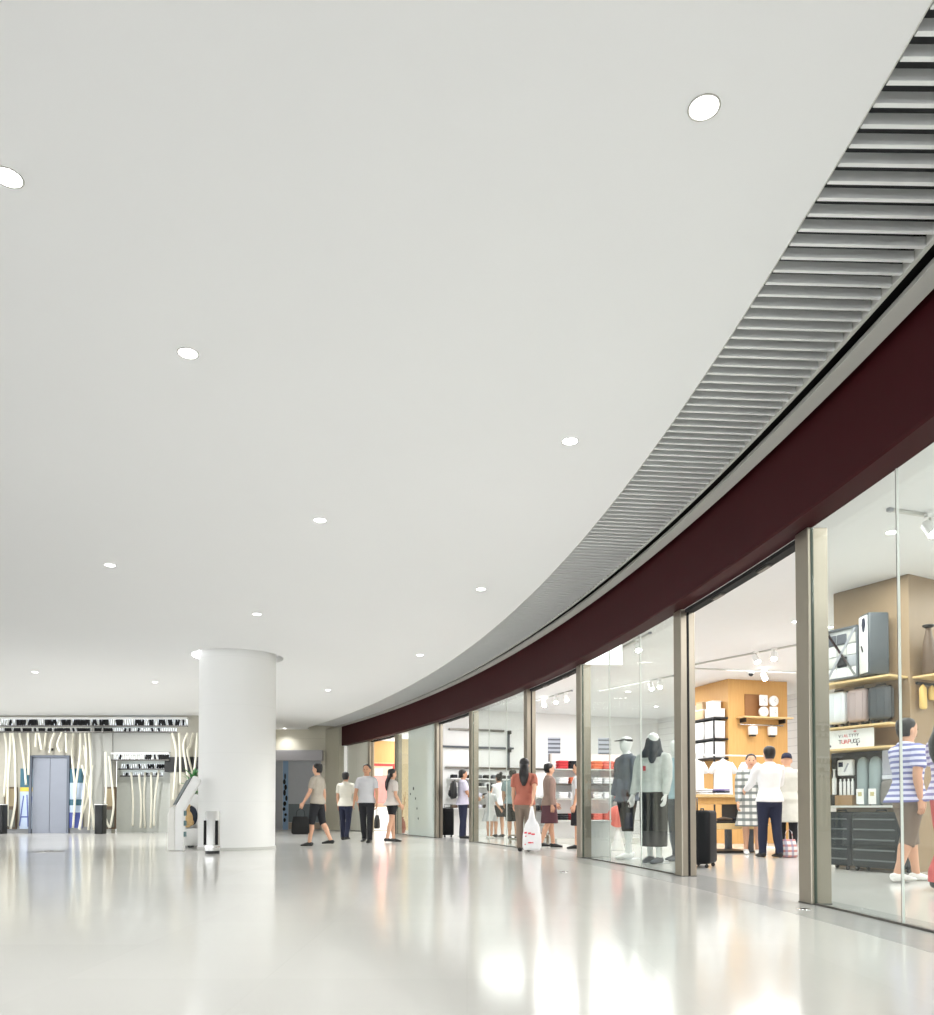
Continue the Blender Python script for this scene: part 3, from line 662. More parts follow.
# people inside the near shop
p12 = figure('person', 'man in white shirt and navy trousers seen from behind in the near shop', 'person', fl(770, 857.5), R(4), 1.74, girth=1.06, top=WHITEC, sleeve='long', bottom=NAVY, legs=((.10, .04), (-.10, .10)), arms=((.5, .14, .7, .1), (.5, .14, .8, .1)), hair='short', hem=.86)
p13 = figure('person', 'person in navy cap and pale coat beside the man in white shirt', 'person', Vector((5.30, 13.25, 0)), R(-15), 1.68, girth=1.05, top=COATP, sleeve='long', bottom=DARKC, legs=((.05, .02), (-.05, .05)), arms=((.2, .1, .5, 0), (.2, .12, .3, 0)), hair='cap', hem=.55, flare=.06, top_name='coat')
p14 = figure('person', 'person in a long grey and white checked shirt facing the camera', 'person', Vector((4.78, 13.45, 0)), R(165), 1.68, girth=1.05, top=PLAID, sleeve='long', bottom=DARKC, blen='short', legs=((.05, .02), (-.05, .05)), arms=((.1, .14, .3, 0), (.1, .1, .3, 0)), hair='short', hem=.48, flare=.06, shoes=WHITE, top_name='checked_shirt')
p15 = figure('person', 'person in blue striped shirt, taupe trousers and white trainers behind the nearest glass', 'person', Vector((4.62, 8.38, 0)), R(-84), 1.72, girth=1.12, top=STRIPE, bottom=TAUPEC, blen='capri', legs=((.20, .06), (-.14, .20)), arms=((.25, .1, .5, 0), (-.2, .1, .3, 0)), hair='short', shoes=WHITE, flare=.04, hem=.84)
p16 = figure('person', 'person in red trousers and violet striped shirt at the right edge of the photo', 'person', Vector((4.52, 7.50, 0)), R(-80), 1.70, girth=1.08, top=STRIPE2, bottom=REDC, bflare=.02, legs=((.12, .05), (-.14, .25)), arms=((.2, .1, .4, 0), (-.1, .1, .3, 0)), hair='long', flare=.03)

# things people carry
def pack(loc, rz, label):
    r = thing('backpack', label, 'backpack', loc, rz)
    MB().loft([((0, 0, 0), .13, .06), ((0, -.01, .05), .155, .085), ((0, -.015, .22), .155, .09), ((0, -.005, .38), .13, .075), ((0, .01, .44), .07, .045)], 18, sq=.7).build('bag_body', BLACK, r, smooth=True)
    MB().loft([((0, -.085, .06), .10, .03), ((0, -.10, .12), .115, .04), ((0, -.095, .22), .10, .025)], 14, sq=.7).build('front_pocket', DARKC, r, smooth=True)
    MB().tube([(-.03, .03, .43), (-.025, .03, .48), (.025, .03, .48), (.03, .03, .43)], .008).build('grab_handle', BLACK, r, smooth=True)
    return r
def bag(loc, rz, w, hgt, m, label, handle=.16, name='shoulder_bag', t=.10):
    r = thing(name, label, 'bag', loc, rz)
    MB().loft([((0, 0, 0), w * .42, t * .4), ((0, 0, hgt * .1), w * .5, t * .5), ((0, 0, hgt * .6), w * .48, t * .45), ((0, 0, hgt), w * .40, t * .15)], 18, sq=.6).build('bag_body', m, r, smooth=True)
    MB().tube([(-w * .25, 0, hgt - .01), (-w * .2, 0, hgt + handle * .7), (0, 0, hgt + handle), (w * .2, 0, hgt + handle * .7), (w * .25, 0, hgt - .01)], .006).build('strap', m, r, smooth=True)
    return r
c5 = fl(463, 838.5); fwd = Vector((-math.sin(R(-78)), math.cos(R(-78)), 0))
pack(c5 - fwd * .245 + Vector((0, 0, 1.02)), R(-78), 'black backpack worn by the man in the lavender tee')
c3 = p3['hand'][-1]; bag(Vector((c3.x + .01, c3.y, c3.z - .475)), R(80), .26, .30, BLACK, 'black shoulder bag hanging beside the man in grey shirt', .14)
c1 = p1['hand'][-1]; bag(Vector((c1.x, c1.y - .055, c1.z - .555)), R(10), .36, .36, BLACKM, 'black bag carried by the person in greige top', .16, t=.14)
PLAST = mat('white_plastic_bag', srgb(232, 232, 234), 0.35, noise=0.06, nscale=12, bump=.5, bscale=14)
h9 = p9['hand'][1]
bg = thing('carrier_bag', 'white plastic carrier bag with red printing hanging by the rust-topped person', 'bag', (h9.x - .01, h9.y - .05, .05), R(-5))
zt_ = h9.z - .05
MB().loft([((0, 0, 0), .13, .06), ((0, 0, .05), .165, .09), ((0, 0, .25), .16, .085), ((0, 0, .44), .12, .06), ((0, 0, .54), .06, .03), ((0, 0, zt_ - .03), .02, .012)], 20).build('bag_body', PLAST, bg, smooth=True)
mb = MB(); rr = random.Random(5)
for (x, z, w_, h_) in ((-.10, .30, .06, .03), (-.04, .29, .05, .03), (.02, .275, .06, .025), (-.09, .24, .05, .02), (-.02, .13, .09, .025), (-.10, .10, .05, .02)):
    mb.box((x, -.088 + abs(x) * .28, z), (w_, .012, h_), -x * 1.6)
mb.build('red_print', mat('red_print', srgb(214, 70, 84), .5, noise=0), bg)

# ================================================================== LOBBY AT THE BACK
PALE = mat('pale_reed', srgb(240, 237, 222), 0.5, noise=0.05, nscale=4)
YR = YL - 0.13
NR = [0]
def reed(pts, r, lab, Y=YR):
    NR[0] += 1; Y = Y - .085 * (NR[0] % 4)
    P_ = [at_y(x, y, Y) for i, (x, y) in enumerate(pts)]
    # smooth the path
    out = []
    n = len(P_)
    for i in range(n - 1):
        p0, p1, p2, p3 = P_[max(0, i - 1)], P_[i], P_[i + 1], P_[min(n - 1, i + 2)]
        for k in range(5):
            t = k / 5; out.append(0.5 * ((2 * p1) + (p2 - p0) * t + (2 * p0 - 5 * p1 + 4 * p2 - p3) * t * t + (3 * p1 - p0 - 3 * p2 + p3) * t ** 3))
    out.append(P_[-1]); base = out[-1].copy()
    o = MB().tube([p - base for p in out], r, 8).build('hanging_reed', PALE, smooth=True, loc=base)
    return tag(o, lab, 'decorative pole', 'pale wavy poles on the lobby wall')
REEDS = [
 ([(4.5, 732.8), (6.5, 748), (6, 770), (4, 797)], 'outermost pale wavy pole left of the lift, ending above the dark planter'),
 ([(10.5, 732.8), (10, 750), (8, 780), (7.5, 826)], 'pale pole second from the photo edge, left of the lift'),
 ([(12.5, 732.8), (14.5, 750), (15.5, 785), (15, 805), (10.5, 829)], 'pale pole bending into the V above the dark planter left of the lift'),
 ([(19.5, 732.8), (22, 748), (24.5, 765), (26, 785)], 'short pale pole ending over the blue poster left of the lift'),
 ([(28, 732.8), (28.8, 750), (28.5, 775)], 'straight short pale pole close to the lift frame on its left'),
 ([(36, 732.8), (35.5, 747)], 'short pale pole above the lift, first from its left corner'),
 ([(38.5, 732.8), (41.5, 750)], 'short slanted pale pole above the lift, second from its left corner'),
 ([(46, 732.8), (44, 750)], 'short pale pole above the middle of the lift'),
 ([(54.5, 732.8), (51, 742), (49.5, 753)], 'curved pale pole above the right half of the lift'),
 ([(62, 732), (57.5, 744), (60, 752)], 'hooked short pale pole above the right corner of the lift'),
 ([(66, 732.8), (66.5, 753)], 'thin straight pale pole over the right frame of the lift'),
 ([(73.5, 732.8), (72, 755), (75, 790), (73, 828)], 'long pale pole just right of the lift frame'),
 ([(80.5, 732.8), (80, 755), (76, 785), (74, 815)], 'pale pole crossing the poster right of the lift'),
 ([(85, 732.8), (86.5, 755), (84, 790), (80, 830)], 'long pale pole leaning inwards, third right of the lift'),
 ([(89, 732.8), (90.5, 755), (91, 790), (88.5, 830)], 'long pale pole, fourth right of the lift'),
 ([(84, 745), (87, 770), (91, 800), (94, 830)], 'pale pole crossing its neighbours, fifth right of the lift'),
 ([(82, 765), (88, 792), (82, 815), (79, 829)], 'zigzag pale pole beside the grey wall panel'),
 ([(92.5, 765), (89, 790), (93, 812), (96, 829)], 'pale pole bowing outwards beside the grey wall panel'),
 ([(105.5, 752), (106, 790), (105, 815), (109.5, 828)], 'pale pole on the grey panel, left arm of its V'),
 ([(109.0, 756), (112.6, 790), (113.5, 808), (110, 828)], 'pale pole on the grey panel, right arm of its V'),
 ([(172, 732.8), (176, 750), (175, 775), (173, 800)], 'long pale pole nearest the mirrored alcove, beside the kiosk'),
 ([(179, 732.8), (180, 755), (180.5, 785)], 'straight pale pole behind the kiosk top'),
 ([(187.5, 732.8), (183.5, 745), (186, 765), (189, 785)], 'wavy pale pole between the kiosk and the white column'),
 ([(193, 732.8), (190, 745), (187.5, 752), (193, 775)], 'pale pole curving close to the white column'),
 ([(197, 732.8), (196, 755), (194, 772)], 'pale pole partly behind the edge of the white column')]
for pts, lab in REEDS: reed(pts, 0.034, lab)
for i, (pts, lab) in enumerate([([(131, 772), (133, 800), (132.5, 826)], 'faint pale pole inside the mirrored alcove, first from its left'),
             ([(139, 774), (141, 800), (140.5, 828)], 'pale pole inside the mirrored alcove, second from its left'),
             ([(145, 772), (144, 800), (145, 828)], 'pale pole standing in the middle of the mirrored alcove'),
             ([(151, 772), (151.5, 800), (150.5, 828)], 'pale pole inside the mirrored alcove, second from its right'),
             ([(159, 770), (155, 800), (154, 826)], 'slanted pale pole inside the mirrored alcove, first from its right')]):
    reed(pts, 0.034, lab, YL + 0.72)

# mirrored ceiling light imitated: white casing, glowing panel, row of black and white blades
GLOW = emis('cool_reflected_glow', (0.82, 0.90, 1.0, 1), 0.7)
def mirror_band(x0, x1, y0, y1, Y, lab, dark, n, rim=True, seed=1):
    a, b = at_y(x0, y0, Y), at_y(x1, y1, Y); w, h = b.x - a.x, a.z - b.z
    r = thing('reflection_band', lab, 'mirror reflection', ((a.x + b.x) / 2, Y, b.z))
    if rim:
        m = MB(); m.box((0, -.03, h + .03), (w + .06, .14, .06)); m.build('casing', WHITE, r, bevel=.006)
    MB().box((0, 0.03, h / 2), (w, .02, h)).build('reflected_glow', GLOW, r)
    rg = random.Random(seed)
    base = [MB().box((0, 0, 0), (w / n * f_, .05, h * .94)).build('reflected_stripe', m_, r) for f_, m_ in ((.50, LIGHTGREY), (.78, BLACKM))]; used = [False, False]
    for i in range(n):
        d = int(rg.random() < dark(i / n)); o = base[d]
        if used[d]: o = o.copy(); COL.objects.link(o)
        used[d] = True; o.location = (-w / 2 + (i + .5) * w / n, -.01, h / 2); o.rotation_euler.y = R(rg.uniform(-14, 14))
    MB().box((0, -.03, -.02), (w + .06, .10, .04)).build('lower_rail', STEEL_D, r, bevel=.004)
    return r
dk = lambda t: .15 if t < .2 else (.75 if t < .72 else .45)
mirror_band(-40, 187, 719.5, 725.5, YL - .08, 'long bright band of mirrored ceiling light under the ceiling above the lift', dk, 96, True, 2)
mirror_band(-40, 176, 728, 731.5, YL - .06, 'lower narrow band of mirrored ceiling light just below the long bright one', dk, 96, False, 4)
mirror_band(113, 169, 754.5, 759.5, YL + .02 - .06, 'topmost band of reflected ceiling in the mirrored alcove', lambda t: .2 if t < .55 else .85, 26, True, 3)
mirror_band(120, 166, 764, 768.5, YL + .75, 'middle band of reflected ceiling inside the mirrored alcove', lambda t: .1 if t < .6 else .7, 20, False, 5)
mirror_band(122, 162, 772.5, 775.5, YL + .92, 'lowest band of reflected ceiling inside the mirrored alcove', lambda t: .05 if t < .6 else .4, 20, False, 6)

# lit posters either side of the lift
def poster(x0, x1, y0, y1, lab, rows):
    a, b = at_y(x0, y0, YL - .06), at_y(x1, y1, YL - .06); w, h = b.x - a.x, a.z - b.z
    r = thing('light_box', lab, 'poster', ((a.x + b.x) / 2, YL - .06, b.z))
    MB().box((0, .03, h / 2), (w, .05, h)).build('box_frame', GREY, r, bevel=.004)
    z = h
    for fr, m in rows:
        MB().box((0, 0.0, z - fr * h / 2), (w * .96, .012, fr * h - .004)).build('poster_panel', m, r); z -= fr * h
    return r, w, h
TEALG = mat('teal_print', srgb(64, 110, 130), .4, noise=.15); PALEB = mat('pale_blue_print', srgb(196, 212, 236), .4, noise=.08); YEL = mat('yellow_print', srgb(226, 200, 80), .4); MIDB = mat('mid_blue_print', srgb(82, 96, 170), .5)
r, w, h = poster(20.3, 32, 768.5, 829, 'tall poster in blue, yellow and white at the left of the lift', [(.31, TEALG), (.07, YEL), (.62, PALEB)])
mb = MB()
for (x, ang, L) in ((-.12, .12, .95), (.05, -.05, 1.0), (.14, .06, .9)): mb.box((x * w / .36, -.012, h * .30), (.03, .008, L), M=Matrix.Rotation(ang, 3, 'Y'))
mb.box((0, -.012, h * .2), (w * .8, .008, .04)); mb.build('blue_strokes', MIDB, r)
poster(69.5, 82.5, 768.5, 828, 'tall poster in teal and pale blue at the right of the lift', [(.24, TEALG), (.28, PALEB), (.10, TEALG), (.12, PALEB), (.26, MIDB)])
a, b = at_y(165, 757, YL), at_y(200, 772, YL)
o = MB().rbox((0, 0, 0), (b.x - a.x, .03, a.z - b.z), .01).build('wall_band', BLACK, loc=((a.x + b.x) / 2, YL - .025, (a.z + b.z) / 2)); tag(o, 'wide black horizontal band on the wall behind the pale poles and kiosk', 'wall panel')

# dark planters with pale rims
def planter(x0, x1, y0, lab):
    a, b = at_y(x0, y0, YL - .62), at_y(x1, 837, YL - .62); w = b.x - a.x
    r = thing('planter', lab, 'planter', ((a.x + b.x) / 2, YL - .62, 0)); h = a.z
    MB().rbox((0, 0, h / 2), (w, .3, h), .03).build('planter_box', mat('planter_black', srgb(20, 23, 25), .4, noise=.1), r, smooth='auto')
    MB().rbox((0, 0, h + .015), (w + .03, .33, .03), .03).build('rim', WHITE, r, smooth='auto')
    MB().rbox((0, 0, h + .033), (w - .06, .24, .006), .02).build('soil', mat('soil', srgb(60, 50, 42), .95), r)
planter(-1.5, 4.8, 805, 'dark planter with pale rim cut by the left edge of the photo')
planter(96.8, 104.5, 805, 'dark planter with pale rim between the lift and the mirrored alcove')
BRWN = mat('brown_panel', srgb(92, 74, 58), .5, noise=.15)
for x0, x1, lab in ((5, 17, 'brown wall cabinet behind the V-shaped poles left of the lift'), (104.8, 116, 'brown wall cabinet behind the V-shaped poles by the alcove')):
    a, b = at_y(x0, 787, YL - .04), at_y(x1, 829, YL - .04); r = thing('wall_cabinet', lab, 'cabinet', ((a.x + b.x) / 2, YL - .06, b.z))
    w, h = b.x - a.x, a.z - b.z
    MB().box((0, 0.01, h / 2), (w, .06, h)).build('carcass', BRWN, r, bevel=.006); MB().box((0, -.025, h * .75), (w * .8, .014, h * .42)).build('upper_door', mat('khaki_panel', srgb(150, 136, 108), .5), r); MB().box((0, -.025, h * .25), (w * .8, .014, h * .42)).build('lower_door', mat('grey_brown_panel', srgb(110, 112, 104), .5), r)

# ------------------------------------------------------------------ kiosk, pod, plant and bin by the column
KY = 14.45
def K(x, y): p = at_y(x, y, KY); return p
prof = [(176, 853), (183, 853), (183.5, 811), (200, 782), (198, 777), (192, 775), (174.5, 808), (174.5, 853)]
base = K(178, 853); base.z = 0
kr = thing('information_kiosk', 'white information kiosk with a leaning slanted top left of the white column', 'kiosk', (base.x, KY, 0))
pf = [Vector((K(x, y).x - base.x, 0, max(0, K(x, y).z))) for x, y in [(174.8, 851.5), (183.2, 851.5), (183.6, 811), (199.5, 781.5), (198.2, 777.5), (193, 775.5), (174.8, 807)]]
pf[0].z = pf[1].z = 0
MB().prism([p for p in pf], (0, .12, 0)).build('side_panel', WHITE, kr, bevel=.02)
pf2 = [Vector((K(x, y).x - base.x, 0.02, max(0, K(x, y).z))) for x, y in [(166.5, 848), (174.6, 850), (174.6, 806), (169.5, 807), (166.8, 815)]]
pf2[0].z = pf2[1].z = 0
MB().prism(pf2, (0, .20, 0)).build('front_body', mat('kiosk_shell', srgb(232, 231, 226), .35), kr, bevel=.02)
sc = [Vector((K(x, y).x - base.x, 0.04, K(x, y).z)) for x, y in [(174.6, 804.5), (191.5, 776.5), (185, 780.5), (171.5, 805.5)]]
MB().prism(sc, (0, .16, 0)).build('display_screen', mat('screen_dark', srgb(96, 104, 104), .15, noise=.3, nscale=20), kr, bevel=.006)
mb = MB()
for z in (.30, .50, .68): mb.box((.100, .06, z), (.03, .09, .09))
mb.build('back_vents', mat('vent_teal', srgb(88, 120, 124), .4), kr, bevel=.004)
PX = at_y(194.5, 830, 15.9)
pr = thing('display_pod', 'round white display pod with dark opening holding a tan fluffy toy behind the kiosk', 'display stand', (PX.x, 15.9, 0))
hp = lambda y: at_y(192, y, 15.9).z
MB().loft([((0, 0, hp(845)), .24, .24), ((0, 0, hp(840)), .36, .36), ((0, 0, hp(829)), .42, .42), ((0, 0, hp(828)), .42, .42)], 28).build('pod_base', WHITE, pr, smooth='auto')
MB().lathe([(0, 0), (.26, 0), (.32, .04), (.345, .16), (.335, .34), (.28, .50), (.19, .60), (.10, .65), (0, .67)], n=40).build('pod_shell', WHITE, pr, smooth=True).location = (0, .04, hp(828) + .003)
MB().ball((0, 0, 0), .165, .10, .21, 28, 16).build('dark_opening', mat('navy_lining', srgb(36, 44, 62), .6), pr, smooth=True).location = (.0, -.245, hp(828) + .24)
MB().loft([((.172 * math.cos(2 * PI * k / 24), -.29 + abs(math.sin(2 * PI * k / 24)) * .03, .24 + .218 * math.sin(2 * PI * k / 24)), .016, .016, (0, 1, 0)) for k in range(25)], 8).build('opening_rim', WHITE, pr, smooth=True).location = (0, 0, hp(828))
for i in range(3):
    t = 2 * PI * i / 3 + .5; MB().cyl((math.cos(t) * .15, math.sin(t) * .12, 0), (math.cos(t) * .15, math.sin(t) * .12, hp(845) + .02), .03).build('foot', BLACK, pr, smooth='auto')
ty = MB(); ty.ball((0, 0, .17), .105, .045, .17); ty.ball((-.03, 0, .36), .075, .04, .08); ty.ball((-.08, 0, .42), .028, .022, .028); ty.ball((.03, 0, .43), .028, .022, .028); ty.ball((.085, -.01, .10), .045, .035, .055); ty.ball((-.085, -.01, .10), .045, .035, .055)
o = ty.build('fluffy_toy', mat('tan_fur', srgb(214, 180, 130), .95, noise=.25, nscale=22, bump=.8, bscale=40), remesh=.012, sm_it=1, loc=(PX.x - .0, 15.505, hp(828) + .012)); tag(o, 'tan fluffy toy sitting in the round white display pod', 'toy')
LEAF = mat('leaf_green', srgb(52, 128, 58), .5, noise=.3, nscale=5)
pl = at_y(193.5, 790, 16.75)
pt = thing('potted_plant', 'green leafy potted plant between the kiosk top and the white column', 'plant', (pl.x, 16.75, 0))
MB().lathe([(0, 0), (.15, 0), (.19, .34), (.20, .36), (.17, .36), (.165, .33), (0, .33)], n=28).build('pot', mat('dark_pot', srgb(44, 46, 48), .5), pt, smooth='auto')
MB().loft([((0, 0, .33), .02, .02), ((.01, 0, .8), .016, .016), ((0, 0, 1.15), .012, .012)], 8).build('stem', mat('stem_brown', srgb(96, 80, 56), .8), pt, smooth=True)
mb = MB(); rg = random.Random(11)
for i in range(70):
    a = rg.uniform(0, 2 * PI); z = rg.uniform(.85, 1.40); L = rg.uniform(.18, .38); e = rg.uniform(.2, 1.1); w_ = rg.uniform(.025, .045)
    d = Vector((math.cos(a) * math.cos(e), math.sin(a) * math.cos(e), math.sin(e))); s_ = d.cross(Vector((0, 0, 1))).normalized(); b0 = Vector((0, 0, z))
    mb.loft([(b0, .004, .004, s_), (b0 + d * L * .3, w_, .004, s_), (b0 + d * L * .65 + Vector((0, 0, -.02)), w_ * .8, .004, s_), (b0 + d * L + Vector((0, 0, -.07)), .003, .002, s_)], 6)
mb.build('leaves', LEAF, pt, smooth=True)
bc = at_z(210.5, 853.8, 0); bw = .125
br = thing('litter_bin', 'slim steel litter bin with black side slots standing by the white column', 'bin', (bc.x, bc.y + .1, 0))
hb = at_y(210, 811, bc.y).z
MB().lathe([(0, .0), (bw * .94, .0), (bw * .96, .05), (0, .05)], n=36).build('base', BLACK, br, smooth='auto')
MB().lathe([(0, .05), (bw, .05), (bw, hb - .03), (bw - .015, hb), (0, hb)], n=48).build('bin_body', mat('bin_steel', srgb(196, 196, 194), .35, .6), br, smooth='auto')
for sx in (-1, 1): MB().loft([((sx * .098, -.085, .15), .022, .030), ((sx * .098, -.085, hb - .16), .022, .030)], 12, sq=.6).build('side_slot', BLACKM, br)
MB().lathe([(bw + .001, .10), (bw + .006, .10), (bw + .006, .13), (bw + .001, .13)], n=48, closed=True).build('lower_band', CHROME, br, smooth='auto')
# floor fixings
for x, y, lab in ((803.5, 909.5, 'round steel floor bolt in front of the nearest door post'), (563.5, 872, 'small steel floor bolt in the hall before the white plinth'), (49, 851.5, 'dark floor cover plate in front of the lift door')):
    p = fl(x, y); r = thing('floor_bolt', lab, 'floor fitting', p); rr_ = .055 if y > 860 else .25
    MB().lathe([(0, 0.0005), (rr_, 0.0005), (rr_ * .95, .006), (rr_ * .55, .008), (0, .008)], n=32).build('cover_plate', CHROME if y > 860 else STEEL_D, r, smooth='auto')
    MB().cyl((0, 0, .008), (0, 0, .011), rr_ * .3).build('bolt_head', BLACK, r)

# ================================================================== SHOP WINDOW: MANNEQUINS AND PLINTH
MANN = mat('mannequin_white', srgb(236, 237, 236), 0.3, noise=.01)
JACK = mat('quilted_jacket', srgb(98, 104, 116), .75, noise=.35, nscale=10, bump=.5, bscale=14)
m1 = figure('mannequin', 'white mannequin in grey jacket and dark leggings, nearer the white plinth', 'mannequin', fl(627, 858.5), R(112), 1.88, skin=MANN, top=JACK, sleeve='long', bottom=DARKC, blen='capri', legs=((.06, .02), (-.10, .06)), arms=((.0, .12, .2, 0), (.05, .12, .25, 0)), hair=None, hem=.80, flare=.03, shoes=WHITE, top_name='jacket', face=False)
J = m1; mb = MB(); f_ = J['fin']; hd = J['hd']
mb.loft([(f_(hd((0, -.0, 1.625))), .084, .106), (f_(hd((0, -.0, 1.655))), .084, .104)], 20); mb.loft([(f_(hd((0, .08, 1.64))), .065, .010), (f_(hd((0, .17, 1.63))), .045, .008)], 12)
mb.build('visor', DARKC, J['root'], smooth='auto')
WSWEAT = mat('marl_sweatshirt', srgb(196, 200, 198), .9, noise=.2, nscale=16, bump=.35, bscale=16)
m2 = figure('mannequin', 'white mannequin in pale sweatshirt, long dark skirt and dark hooded scarf', 'mannequin', fl(654, 863), R(140), 1.84, girth=1.06, skin=MANN, top=WSWEAT, sleeve='long', bottom=DARKC, skirt=(.22, -.02), legs=((.05, .02), (-.06, .06)), arms=((.15, .12, .25, 0), (.1, .14, .3, 0)), hair=None, hem=.93, flare=.01, shoes=GREYC, face=False, top_name='sweatshirt', yaw=.5, nod=.3)
J = m2; f_ = J['fin']; hd, up = J['hd'], J['up']; mb = MB()
mb.loft([(f_(up((0, .02, 1.37))), .17, .14), (f_(up((0, .02, 1.43))), .165, .145), (f_(hd((0, .02, 1.50))), .12, .13), (f_(hd((0, .01, 1.565))), .105, .125), (f_(hd((0, -.02, 1.62))), .096, .105)], 22)
mb.loft([(f_(hd((-.06, .12, 1.56))), .05, .03), (f_(up((-.07, .15, 1.44))), .075, .04), (f_(up((-.06, .16, 1.34))), .06, .03), (f_(up((-.05, .155, 1.29))), .03, .02)], 12)
mb.build('hooded_scarf', mat('slate_scarf', srgb(52, 58, 68), .9, noise=.3, nscale=14, bump=.6, bscale=12), J['root'], remesh=.016, sm_it=2)
mb = MB(); mb.loft([(f_(up((.06, .135, 1.20))), .022, .006), (f_(up((.06, .137, 1.26))), .022, .006)], 10); mb.build('chest_badge', mat('red_badge', srgb(206, 80, 90), .6), J['root'])
m3 = figure('mannequin', 'white mannequin in light blue top and dark trousers, farthest back in the window', 'mannequin', Vector((3.08, 11.75, 0)), R(120), 1.78, skin=MANN, top=mat('light_blue_top', srgb(176, 204, 216), .9, noise=.08, nscale=12, bump=.2), sleeve='short', bottom=mat('slate_trousers', srgb(70, 80, 92), .9, noise=.15, nscale=12), legs=((.06, .02), (-.06, .06)), arms=((.1, .12, .3, 0), (.1, .12, .3, 0)), hair=None, face=False, shoes=GREYC)
J = m2; h = J['hand'][1]; bag(Vector((h.x - .02, h.y + .02, h.z - .36)), R(60), .22, .22, NAVY, 'small navy bag hung from the hand of the skirted mannequin', .13, name='hand_bag', t=.09)
for J, lab in ((m1, 'round clear base plate under the mannequin in grey jacket'), (m2, 'round clear base plate under the skirted mannequin'), (m3, 'round clear base plate under the mannequin in light blue')):
    r = J['root']
    MB().lathe([(0, -.0), (.20, -.0), (.205, .003), (.20, .006), (0, .006)], n=36).build('base_plate', mat('base_glass', srgb(214, 218, 220), .2, noise=0), r, smooth='auto').location = (0, -.02, .0005)
def plinth():
    p = fl(592, 857.6); r = thing('display_plinth', 'low white box plinth just inside the glass beside a steel post', 'plinth', (p.x + .12, p.y + .36, 0), R(12))
    hh = at_y(592, 820.5, p.y + .2).z
    MB().box((0, 0, hh / 2 - .01), (.36, .36, hh - .02)).build('plinth_body', WHITE, r, bevel=.006)
    MB().box((0, 0, hh - .008), (.385, .385, .02)).build('plinth_top', W_SHOP, r, bevel=.004)
plinth()

# ================================================================== SUITCASES
def suitcase(loc, rz, w, hgt, t, m, label, ribs=5, name='suitcase', handle=0.0, group='suitcases', ribax='H', rig=None):
    r = thing(name, label, 'suitcase', loc, rz, group)
    wh = .05
    MB().rbox((0, 0, wh + (hgt - wh) / 2), (w, t, hgt - wh), min(.07, t * .4)).build('shell', m, r, smooth='auto')
    mb = MB()
    if ribax == 'H':
        for i in range(ribs):
            z = wh + (hgt - wh) * (i + .7) / (ribs + .4)
            for sy in (-1, 1): mb.box((0, sy * (t / 2 + .002), z), (w * .84, .010, .018))
    else:
        for i in range(ribs):
            x = w * (-.36 + .72 * i / (ribs - 1))
            for sy in (-1, 1): mb.box((x, sy * (t / 2 + .002), wh + (hgt - wh) * .5), (.014, .010, (hgt - wh) * .78))
    mb.build('rib', rig or m, r, bevel=.003)
    mb = MB(); mb.rbox((0, 0, wh + (hgt - wh) / 2), (w + .004, .022, hgt - wh + .004), .01); mb.build('zip_band', BLACKM, r, smooth='auto')
    for sx in (-1, 1):
        for sy in (-1, 1):
            MB().cyl((sx * (w / 2 - .06) - .012, sy * (t / 2 - .05), .025), (sx * (w / 2 - .06) + .012, sy * (t / 2 - .05), .025), .025, n=14).build('wheel', BLACK, r, smooth='auto')
    MB().tube([(-.07, 0, hgt - .002), (-.06, 0, hgt + .022), (.06, 0, hgt + .022), (.07, 0, hgt - .002)], .010).build('carry_handle', BLACK, r, smooth=True)
    if handle:
        MB().tube([(-.09, t * .3, hgt - .01), (-.09, t * .3, hgt + handle), (.09, t * .3, hgt + handle), (.09, t * .3, hgt - .01)], .010).build('pull_handle', STEEL_D, r, smooth=True)
    return r
CASEB = mat('black_case', srgb(13, 15, 19), .6, noise=.1, spec=.25)
p = fl(707, 868); suitcase((p.x + .0, p.y + .19, 0), R(60), .47, .74, .29, CASEB, 'large black suitcase standing just inside the nearest doorway', 0, handle=.16)
p = at_y(448, 830, 21.6); suitcase((p.x, 21.6, 0), R(10), .30, .78, .24, CASEB, 'small black suitcase standing in the third doorway', 4, handle=.1)

# ================================================================== TAUPE DISPLAY UNIT BEHIND THE NEAREST GLASS
UK = Vector((5.33, 9.59, 0)); UU = Vector((-.475, .88, 0)).normalized(); UN = Vector((-UU.y, UU.x, 0))
UN = -UN if UN.x > 0 else UN
ur = math.atan2(UU.y, UU.x)
def U(t, o, z=0.0): return UK + UU * t + UN * o + Vector((0, 0, z))
un = thing('display_unit', 'tall taupe wood display unit with pale shelves behind the nearest glass', 'shelf unit', UK, ur)
UI = lambda t, o, z: Vector((t, o if (Matrix.Rotation(ur, 3, 'Z') @ Vector((0, 1, 0))).dot(UN) > 0 else -o, z))
MB().prism([UI(0, 0, 0), UI(1.03, 0, 0), UI(1.03, -1.3, 0), UI(0, -1.3, 0)], (0, 0, 3.598)).build('carcass', TAUPE, un, bevel=.004)
US = {}
for nm, z, t0, t1, dp, m in (('top', 2.36, .02, 1.12, .36, OAKP), ('mid', 1.79, .02, 1.12, .36, OAKP), ('sign', 1.515, .02, 1.12, .36, OAKP), ('low', .80, .02, 1.10, .36, LIGHTGREY)):
    MB().box(UI((t0 + t1) / 2, dp / 2 + .002, z - .0125), (t1 - t0, dp, .025)).build('shelf', m, un, bevel=.003); US[nm] = z
MB().box(UI(1.09, .18, (.80 + 1.49) / 2), (.025, .36, 1.49 - .80)).build('side_panel', OAKP, un, bevel=.002)
MB().box(UI(.55, .012, (.80 + 1.49) / 2), (1.05, .02, .68)).build('dark_back', mat('dark_back', srgb(46, 44, 44), .7, noise=.1), un)
